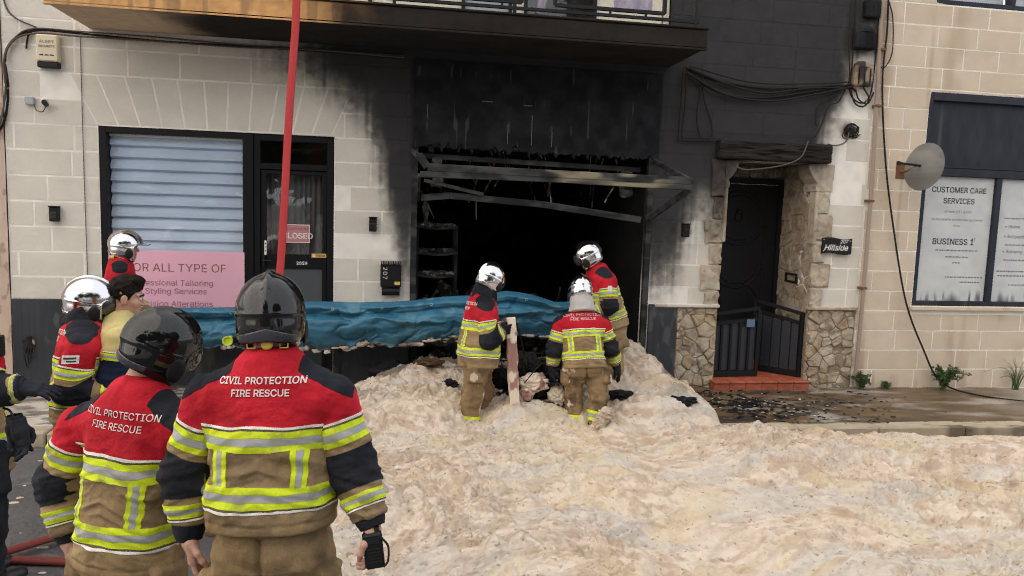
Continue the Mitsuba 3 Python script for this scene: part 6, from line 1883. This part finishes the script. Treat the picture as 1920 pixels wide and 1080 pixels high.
part(k, 'edge', cat([bx(-1.198, -.927, .0575, .0595, 1.960, 1.968), bx(-1.198, -.927, .0575, .0595, 1.762, 1.770), bx(-1.198, -1.190, .0575, .0595, 1.770, 1.960), bx(-.935, -.927, .0575, .0595, 1.770, 1.960)]), 'mat_white_print')
part(k, 'lettering', lettering("SORRY WE'RE", .026, -1.062, 1.905, .0595), 'mat_print_brown')
def scribble(k, x, z, w, h, mat, seed):
    r = np.random.default_rng(seed)
    a = x - w / 2
    ms = []
    while a < x + w / 2 - .01:
        L = min(r.uniform(.018, .055), x + w / 2 - a)
        ms.append(bx(a, a + L, .0435, .0445, z, z + h))
        a += L + .011
    part(k, 'small_print', cat(ms), mat)
k = thing('poster', 'grey window poster headed CUSTOMER CARE SERVICES in the right-hand building', 'poster')
put(k, bx(6.725, 7.742, .0450, .0485, 1.205, 2.815), 'mat_poster_grey')
for s, h, x, z, mt, b in (('CUSTOMER CARE', .068, 7.24, 2.615, 'mat_print_dark', True), ('SERVICES', .068, 7.25, 2.475, 'mat_print_dark', True), ('BUSINESS 1', .075, 7.22, 1.945, 'mat_print_dark', True)):
    part(k, 'lettering', lettering(s, h, x, z, .0445, bold=True), mt)
part(k, 'lettering', lettering('ST', .038, 7.515, 1.995, .0445), 'mat_print_dark')
part(k, 'lettering', lettering('of both VAT & IRD', .034, 7.25, 2.355, .0445), 'mat_print_grey')
part(k, 'lettering', lettering('for businesses are now being provided', .030, 7.25, 2.255, .0445), 'mat_print_grey')
part(k, 'lettering', lettering('from:', .030, 7.25, 2.175, .0445), 'mat_print_grey')
for j, (x, z, w) in enumerate(((7.28, 1.86, .62), (7.29, 1.775, .34), (7.29, 1.70, .11), (7.42, 1.51, .55), (7.52, 1.445, .30))):
    scribble(k, x, z, w, .016, 'mat_print_grey', j)
k = thing('poster', 'grey window poster with a bulleted list, cut off by the right edge', 'poster')
put(k, bx(7.83, 8.795, .0450, .0485, 1.205, 2.815), 'mat_poster_grey')
for s, h, x, z in (('• Online', .044, 7.96, 2.18), ('• Accounts', .044, 7.96, 2.05), ('• Advisory', .044, 7.96, 1.85)):
    part(k, 'lettering', lettering(s, h, x, z, .0445, 'l'), 'mat_print_dark')
for j, (x, z, w) in enumerate(((8.25, 2.30, .62), (8.2, 1.95, .42), (8.2, 1.75, .42), (8.25, 1.60, .7), (8.25, 1.54, .66), (8.3, 1.42, .4))):
    scribble(k, x, z, w, .018, 'mat_print_grey', 20 + j)
k = thing('name_sign', 'black scroll-shaped house name sign reading Hillside beside the porch', 'sign')
xs = np.linspace(5.30, 5.71, 24)
wv = .012 * np.sin((xs - 5.30) / .41 * 2 * np.pi)
put(k, wall_sheet(Polygon(list(zip(xs, 1.79 + wv)) + list(zip(xs[::-1], 1.985 + wv[::-1]))), [], -.052, -.038), 'mat_black_plastic')
part(k, 'spacer', cat([bx(5.36, 5.40, -.039, 0, 1.86, 1.92), bx(5.60, 5.64, -.039, 0, 1.86, 1.92)]), 'mat_dark_metal')
part(k, 'lettering', lettering('Hillside', .068, 5.50, 1.835, -.0525, slant=.28, bold=True), 'mat_white_print')
part(k, 'lettering', lettering('207', .042, 5.605, 1.925, -.0525, slant=.2, bold=True), 'mat_white_print')
for x, z in ((5.325, 1.825), (5.325, 1.965), (5.685, 1.955)):
    m = trimesh.creation.icosphere(2, .007); m.apply_translation((x, -.054, z)); part(k, 'screw', m, 'mat_white_print', smooth=True)

# ------------------------------------------------------------------ small fittings on the walls
k = thing('alarm_box', 'cream alarm box high on the wall at upper left', 'alarm box')
put(k, bx(-3.645, -3.435, -.085, 0, 3.575, 3.845, .012), 'mat_cream_plastic')
part(k, 'base', bx(-3.640, -3.440, -.08, 0, 3.515, 3.573, .008), 'mat_dark_metal')
part(k, 'lettering', lettering('ALERT', .028, -3.54, 3.760, -.0865, sx=1.2), 'mat_print_grey')
part(k, 'lettering', lettering('SECURITY', .022, -3.54, 3.715, -.0865), 'mat_print_dark')
part(k, 'small_print', cat([bx(-3.61 + .05 * j, -3.575 + .05 * j, -.0875, -.0865, 3.632, 3.645) for j in range(3)]), 'mat_print_dark')
k = thing('junction_box', 'small grey junction box left of the security camera', 'junction box')
put(k, bx(-3.785, -3.70, -.045, 0, 3.135, 3.215, .006), 'mat_grey_plastic')
k = thing('security_camera', 'small white and black security camera under the alarm box', 'camera')
part(k, 'mount', bx(-3.635, -3.585, -.03, 0, 3.155, 3.21, .008), 'mat_white_plastic')
m = lathe([(0, -.05), (.022, -.05), (.026, -.03), (.026, .045), (.020, .05), (.018, .044), (0, .044)], 16); m.apply_transform(frame_matrix((-3.575, -.075, 3.15), (1, 0, 0), (0, .25, .97), (.15, -.96, .2)))
part(k, 'body', m, 'mat_black_plastic', smooth=40)
part(k, 'lead', tube([(-3.70, -.03, 3.14), (-3.68, -.03, 3.08), (-3.62, -.03, 3.07), (-3.58, -.04, 3.13)], .005, 6), 'mat_cable_grey', smooth=True)
for x, z, lab in ((-3.535, 2.005, 'black wall lamp left of the shop window'), (-.225, 1.99, 'black wall lamp between shop door and garage'), (3.50, 2.025, 'black wall lamp between garage and porch')):
    k = thing('wall_lamp', lab, 'lamp')
    part(k, 'housing', bx(x - .042, x + .042, -.075, -.0, z - .075, z + .075, .008), 'mat_black_plastic')
    part(k, 'glass', bx(x - .03, x + .03, -.079, -.074, z - .045, z + .02, .004), 'mat_glass_dark')
    part(k, 'cap', bx(x - .046, x + .046, -.085, 0, z + .0755, z + .09, .004), 'mat_black_plastic')
k = thing('letter_box', 'black wall letter box numbered 207 beside the garage', 'letter box')
part(k, 'body', bx(-.135, .10, -.085, 0, 1.285, 1.545, .012), 'mat_black_plastic')
for j in range(12):
    part(k, 'rib', bx(-.128 + .019 * j, -.116 + .019 * j, -.095, -.03, 1.535, 1.585, .003), 'mat_black_plastic')
m = lathe([(0, 0), (.05, 0), (.055, .10), (0, .10)], 20)
part(k, 'newspaper_roll', tube([(-.115, -.045, 1.235), (.085, -.045, 1.235)], .045, 14), 'mat_black_plastic', smooth=40)
for j, ch in enumerate('207'):
    t_ = lettering(ch, .048, 0, 0, 0)
    vv = t_.vertices.copy()
    t_.vertices = np.stack([-.105 + (vv[:, 2]), vv[:, 1] - .0865, 1.50 - .052 * j - vv[:, 0]], -1)
    t_.faces = t_.faces[:, :]
    part(k, 'number', t_, 'mat_white_print')
part(k, 'sticker', bx(.025, .088, -.0875, -.085, 1.315, 1.352), 'mat_warning')
k = thing('satellite_dish', 'weathered grey satellite dish beside the dark window of the beige house', 'satellite dish')
zn = unit((-.975, -.15, .10)); xn = unit(np.cross((.12, 0, 1), zn)); Mx = frame_matrix((6.33, -.36, 2.90), xn, np.cross(zn, xn), zn)
m = lathe([(0, .0), (.10, -.008), (.2, -.030), (.285, -.062), (.292, -.058), (.205, -.022), (.10, .0005), (0, .008)], 40)
m.apply_transform(Mx); part(k, 'reflector', m, 'mat_dish', smooth=50)
part(k, 'feed_arm', tube([(6.33, -.37, 2.90), (6.15, -.41, 2.91), (5.98, -.45, 2.915)], .014, 8), 'mat_dark_metal', smooth=True)
part(k, 'feed_horn', tube([(6.0, -.445, 2.915), (5.955, -.455, 2.917)], [.020, .024], 10), 'mat_dark_metal', smooth=True)
part(k, 'bracket', cat([tube([(6.33, -.31, 2.90), (6.33, -.15, 2.85), (6.33, 0, 2.85)], .018, 8), bx(6.27, 6.39, -.02, 0, 2.76, 2.94, .004)]), 'mat_rust', smooth=40)
for x, z0, z1, w, lab in ((5.73, 4.68, 4.93, .2, 'uppermost of three sooted meter boxes by the drainpipe'), (5.66, 4.30, 4.55, .27, 'middle one of three sooted meter boxes by the drainpipe'), (5.67, 3.86, 4.13, .25, 'lowest of three meter boxes by the drainpipe, partly scorched')):
    k = thing('meter_box', lab, 'meter box')
    low_ = z0 < 4
    part(k, 'body', bx(x - w / 2, x + w / 2, -.10, 0, z0, z1 - .04, .014), 'mat_box_scorched' if low_ else 'mat_charred')
    m = lathe([(0, 0), (w * .5, 0), (w * .47, .04), (w * .3, .07), (0, .08)], 20); m.vertices *= [1, .45, 1]; m.apply_translation((x, -.05, z1 - .045))
    part(k, 'hood', m, 'mat_box_scorched' if low_ else 'mat_charred', smooth=40)
    for j in range(3): part(k, 'rib', bx(x - w * .3 + j * w * .3 - .008, x - w * .3 + j * w * .3 + .008, -.107, -.098, z0 + .02, z1 - .06, .002), 'mat_charred')
plain('mat_box_scorched', proc(lambda p, n, uv: mix((.28, .21, .15), (.04, .036, .034), smoothstep(.42, .62, fbm(p.x * 8, p.z * 8, 2.0, octaves=3)))), .7)
k = thing('drain_pipe', 'thin rusty drainpipe down the joint between the two houses', 'pipe')
part(k, 'pipe', tube([(5.845, -.06, 5.4), (5.86, -.06, 4.6), (5.885, -.06, 3.76), (5.91, -.06, 2.6), (5.915, -.06, 1.2), (5.90, -.06, .1)], .024, 10), 'mat_pipe', smooth=True)
for z in (1.35, 2.45, 3.62, 4.3):
    part(k, 'clamp', bx(5.865, 5.95, -.09, 0, z, z + .03, .003), 'mat_rust')

def cable(pts, r_, lab, mat='mat_cable', group='cables on the walls', n=8):
    k = thing('cable', lab, 'cable', group)
    put(k, tube(pts, r_, 6, n=n), mat, smooth=True)
y0 = -.022
r = np.random.default_rng(77)
for j, (dz, rr) in enumerate(((0, .012), (.022, .008), (-.02, .009))):
    cable([(x + r.normal(0, .008), y0 - .014 * j, z + dz + r.normal(0, .008)) for x, z in ((-4.15, 2.75), (-4.02, 2.95), (-3.95, 3.27), (-3.96, 3.59), (-3.86, 3.79), (-3.66, 3.875), (-3.23, 3.88), (-2.47, 3.872), (-1.66, 3.868), (-.82, 3.86), (.1, 3.86))], rr,
          ('uppermost', 'middle', 'lowest')[[1, 0, 2].index(j)] + ' cable of the bundle bending in at upper left and along under the balcony', 'mat_cable_grey' if j else 'mat_cable')
cable([(-3.98, y0, 4.4), (-3.94, y0, 4.12), (-3.85, y0, 4.0), (-3.66, y0, 3.92)], .009, 'cable dropping down into the bundle at upper left', 'mat_cable_grey')
cable([(-3.70, y0, 3.88), (-3.74, y0, 3.82), (-3.76, y0, 3.70)], .010, 'short cable end left of the alarm box', 'mat_cable')
cable([(-3.245, -.012, 3.86), (-3.245, -.012, 2.5), (-3.235, -.012, 1.1)], .004, 'thin vertical wire down the wall left of the shop window', 'mat_cable_grey')
sw = [[(3.40, 3.93), (3.72, 3.83), (4.33, 3.77), (4.89, 3.80), (5.45, 3.86), (5.62, 3.80)], [(3.40, 3.90), (3.80, 3.69), (4.34, 3.65), (4.9, 3.74), (5.42, 3.85), (5.66, 3.9)], [(3.38, 3.95), (3.9, 3.79), (4.4, 3.71), (5.0, 3.80), (5.5, 3.83)], [(3.40, 3.88), (3.9, 3.66), (4.5, 3.62), (5.1, 3.74), (5.55, 3.85)], [(3.42, 3.96), (4.2, 3.82), (5.0, 3.85), (5.5, 3.9)]]
for j, c in enumerate(sw):
    cable([(x, -.03 - .012 * j, z) for x, z in c], .013 if j < 4 else .009, ('uppermost', 'second', 'third', 'fourth', 'lowest')[[4, 0, 2, 1, 3].index(j)] + ' blackened cable sagging across the wall above the porch')
for j, (c, lab) in enumerate((([(5.50, 3.86), (5.57, 3.72), (5.70, 3.66), (5.80, 3.75), (5.83, 4.0), (5.84, 4.6), (5.84, 5.4)], 'cable looping below the meter boxes and up the drainpipe'), ([(5.52, 3.85), (5.60, 3.66), (5.72, 3.62), (5.79, 3.72), (5.70, 3.85)], 'wide loop of cable under the lowest meter box'),
                            ([(5.48, 3.85), (5.50, 3.98), (5.46, 4.4), (5.45, 5.0), (5.46, 5.5)], 'black cable running up left of the meter boxes'), ([(5.52, 3.88), (5.53, 4.3), (5.50, 5.4)], 'second black cable up left of the meter boxes'), ([(5.46, 3.82), (5.38, 3.66), (5.26, 3.60), (5.17, 3.35), (5.10, 3.22)], 'cable end hanging above the porch beam at right'),
                            ([(5.35, 3.75), (5.13, 3.62), (5.09, 3.42), (5.11, 3.36)], 'shorter cable end hanging above the porch beam'), ([(5.60, 3.82), (5.66, 3.70), (5.78, 3.66), (5.85, 3.80)], 'small cable loop touching the drainpipe'),
                            ([(3.36, 3.95), (3.35, 3.5), (3.34, 3.13), (3.38, 3.10), (3.60, 3.10), (3.80, 3.11)], 'cable down the wall right of the garage then along to the porch beam'), ([(3.40, 3.92), (3.40, 3.5), (3.38, 3.16), (3.44, 3.13), (3.80, 3.14)], 'second cable beside it down to the porch beam'),
                            ([(3.60, 3.84), (3.56, 3.4), (3.62, 3.16), (3.76, 3.18), (3.74, 3.34), (3.64, 3.6), (3.62, 3.82)], 'long loop of cable hanging left of the porch beam'),
                            ([(5.56, 3.30), (5.52, 3.18), (5.40, 3.13), (5.28, 3.14)], 'thin wire from the burnt coil to the porch beam'), ([(4.95, 3.15), (4.86, 2.95), (4.6, 2.84), (4.2, 2.78), (4.05, 2.80)], 'pale wire drooping under the porch beam'))):
    cable([(x, -.04 - .006 * (j % 3) - (.11 if j == 11 else 0), z) for x, z in c], .009, lab, 'mat_cable_grey' if j in (10, 11) else 'mat_cable')
cable([(5.93, -.03, 5.3), (5.97, -.03, 4.6), (5.96, -.04, 3.9), (6.08, -.05, 2.98), (6.25, -.06, 2.19), (6.51, -.07, 1.23), (6.80, -.10, .60), (7.07, -.16, .16), (7.4, -.5, .06), (8.2, -.9, .045), (9.2, -1.1, .04)], .011, 'long black cable hanging across the beige house down to the pavement')
cable([(5.94, -.03, 4.95), (6.02, -.05, 4.7), (6.05, -.05, 4.3), (5.98, -.04, 4.12), (5.9, -.04, 4.11)], .007, 'thin cable bowing out beside the drainpipe at the top')
k = thing('burnt_cable_coil', 'tangle of burnt black wire on the wall right of the porch beam', 'cable')
for j in range(12):
    a = np.linspace(0, 5.5, 8) + r.uniform(0, 6)
    c = np.stack([5.60 + r.normal(0, .03) + r.uniform(.03, .09) * np.cos(a), -.03 + r.normal(0, .012, 8), 3.31 + r.normal(0, .025) + r.uniform(.03, .07) * np.sin(a)], -1)
    part(k, 'wire', tube(c, .006, 5, n=5), 'mat_cable', smooth=True)

# ------------------------------------------------------------------ garden gates in the porch
def gate(lab, o, ex, w, h0, h1):
    k = thing('porch_gate', lab, 'gate')
    ex = unit(ex); o = np.asarray(o, float)
    P = lambda a, z: o + ex * a + np.array([0, 0, z])
    part(k, 'stile', bar(P(0, 0), P(0, h0 + .02), .045), 'mat_gate'); part(k, 'stile', bar(P(w, 0), P(w, h1), .04), 'mat_gate')
    part(k, 'rail', bar(P(.02, .04), P(w - .02, .04), .03, .07), 'mat_gate')
    part(k, 'rail', bar(P(.02, h0 - .12), P(w - .02, h1 - .12), .03, .045), 'mat_gate')
    part(k, 'top_rail', bar(P(.0, h0), P(w, h1 + .02), .045, .04), 'mat_gate')
    for j in range(1, 5):
        a = w * j / 5
        part(k, 'bar', bar(P(a, .07), P(a, h0 + (h1 - h0) * j / 5 - .14), .028), 'mat_gate')
    V = [P(.03, .08), P(w - .03, .08), P(w - .03, h1 - .15), P(.03, h0 - .15)]
    off = np.cross(ex, (0, 0, 1)) * -.012
    part(k, 'mesh_panel', trimesh.Trimesh([v + off for v in V], [[0, 1, 2], [0, 2, 3]], process=False), 'mat_gate_panel')
    return k
plain('mat_gate_panel', (.022, .026, .036), .5)
k = gate('black iron gate leaf closed across the left half of the porch', (3.99, .10, .19), (1, .03, 0), .62, .80, .86)
part(k, 'plate', bx(4.43, 4.54, .075, .082, .83, .93, .003), 'mat_plate', label='small blue grey plate')
plain('mat_plate', (.10, .15, .24), .4)
gate('black iron gate leaf swung open at the right of the porch', (5.17, .06, .19), (-.55, .62, 0), .62, .82, .92)

# ------------------------------------------------------------------ clothes upstairs, weeds along the wall
def rag(lab, x0, x1, y, z0, z1, mat, seed):
    k = thing('cloth', lab, 'cloth')
    s = sheet(x0, x1, z0, z1, 40, 30, lambda X, Y: 0 * X); v = s.vertices
    yy = y + .05 * (meshkit.fbm(np.stack([v[:, 0] * 8, v[:, 1] * 3, 0 * v[:, 0]], -1), 3, seed) - .5) * 2
    xx = v[:, 0] + .10 * (z1 - v[:, 1]) * np.sin(seed) + .04 * (meshkit.fbm(np.stack([v[:, 0] * 4, v[:, 1] * 5, 0 * v[:, 0] + 3], -1), 2, seed) - .5)
    put(k, trimesh.Trimesh(np.stack([xx, yy, v[:, 1]], -1), s.faces, process=False), mat, smooth=True)
rag('lilac-grey cloth draped over the balcony railing at right', 2.20, 2.62, -.955, 4.27, 4.95, 'mat_lilac_cloth', 3)
rag('narrow pale cloth hanging at the middle of the balcony', 1.46, 1.55, -.93, 4.20, 4.95, 'mat_lilac_cloth', 4)
def weed(x, y, h, n, seed, lab, grassy=False):
    r = np.random.default_rng(seed)
    k = thing('weed', lab, 'plant')
    z = float(pave_z(x, y)) - .01
    stems, V, F = [], [], []
    for i in range(n):
        a = r.uniform(0, 6.28); L = h * r.uniform(.5, 1.1); sp = r.uniform(.2, .9 if not grassy else 1.2)
        tip = np.array([x + math.cos(a) * L * sp, min(y + math.sin(a) * L * sp * .7, -.02), z + L * (1.1 - .5 * sp)])
        mid = np.array([x + math.cos(a) * L * sp * .35, min(y + math.sin(a) * L * sp * .25, -.02), z + L * .65])
        c = catmull([(x + r.normal(0, .02), y + r.normal(0, .01), z), mid, tip], 6)
        stems.append(tube(c, [.004, .0015], 4, curve=False))
        if grassy: continue
        for j in range(3, len(c)):
            for _ in range(3):
                d = unit(r.normal(0, 1, 3) + [0, -.3, .5]); u = unit(np.cross(d, r.normal(0, 1, 3)))
                l_, w_ = r.uniform(.02, .045), r.uniform(.008, .016)
                o = c[j] + r.normal(0, .008, 3)
                q = len(V)
                V += [o, o + d * l_ * .5 + u * w_, o + d * l_, o + d * l_ * .5 - u * w_]
                F += [[q, q + 1, q + 2], [q, q + 2, q + 3]]
    part(k, 'stems', cat(stems), 'mat_leaf', kind='stuff')
    if V: part(k, 'leaves', trimesh.Trimesh(V, F, process=False), 'mat_leaf', kind='stuff')
weed(5.97, -.10, .22, 26, 1, 'low green weed at the foot of the drainpipe')
weed(7.10, -.16, .34, 48, 2, 'bushy green weed at the wall where the long cable comes down')
weed(6.35, -.06, .10, 10, 5, 'tiny weed between the two larger ones along the beige wall')
weed(8.22, -.12, .46, 34, 3, 'grassy weed at the right edge along the beige wall', True)

k = thing('foam_clump', 'clump of pale foam clinging to the lifted boot of the bending firefighter', 'foam')
put(k, cat([lump((1.985 + .03 * i, -1.73 - .015 * i, .10 + .055 * i), (.075, .06, .06), 120 + i, 4, .6) for i in range(4)]), 'mat_foam', smooth=True, kind='stuff')

k = thing('burnt_socket', 'burnt out socket with melted wires on the dark plinth at far left', 'socket')
part(k, 'hole', lump((-3.83, -.038, .60), (.055, .014, .085), 140, 3, .7), 'mat_charred', smooth=True)
part(k, 'rim', lump((-3.785, -.036, .61), (.018, .010, .075), 141, 3, .9), 'mat_ash', smooth=True)
for j in range(3): part(k, 'wire', tube([(-3.84 + .02 * j, -.045, .60), (-3.86 + .03 * j, -.07, .50), (-3.85 + .02 * j, -.05, .36 + .05 * j)], .006, 6), 'mat_cable', smooth=True)
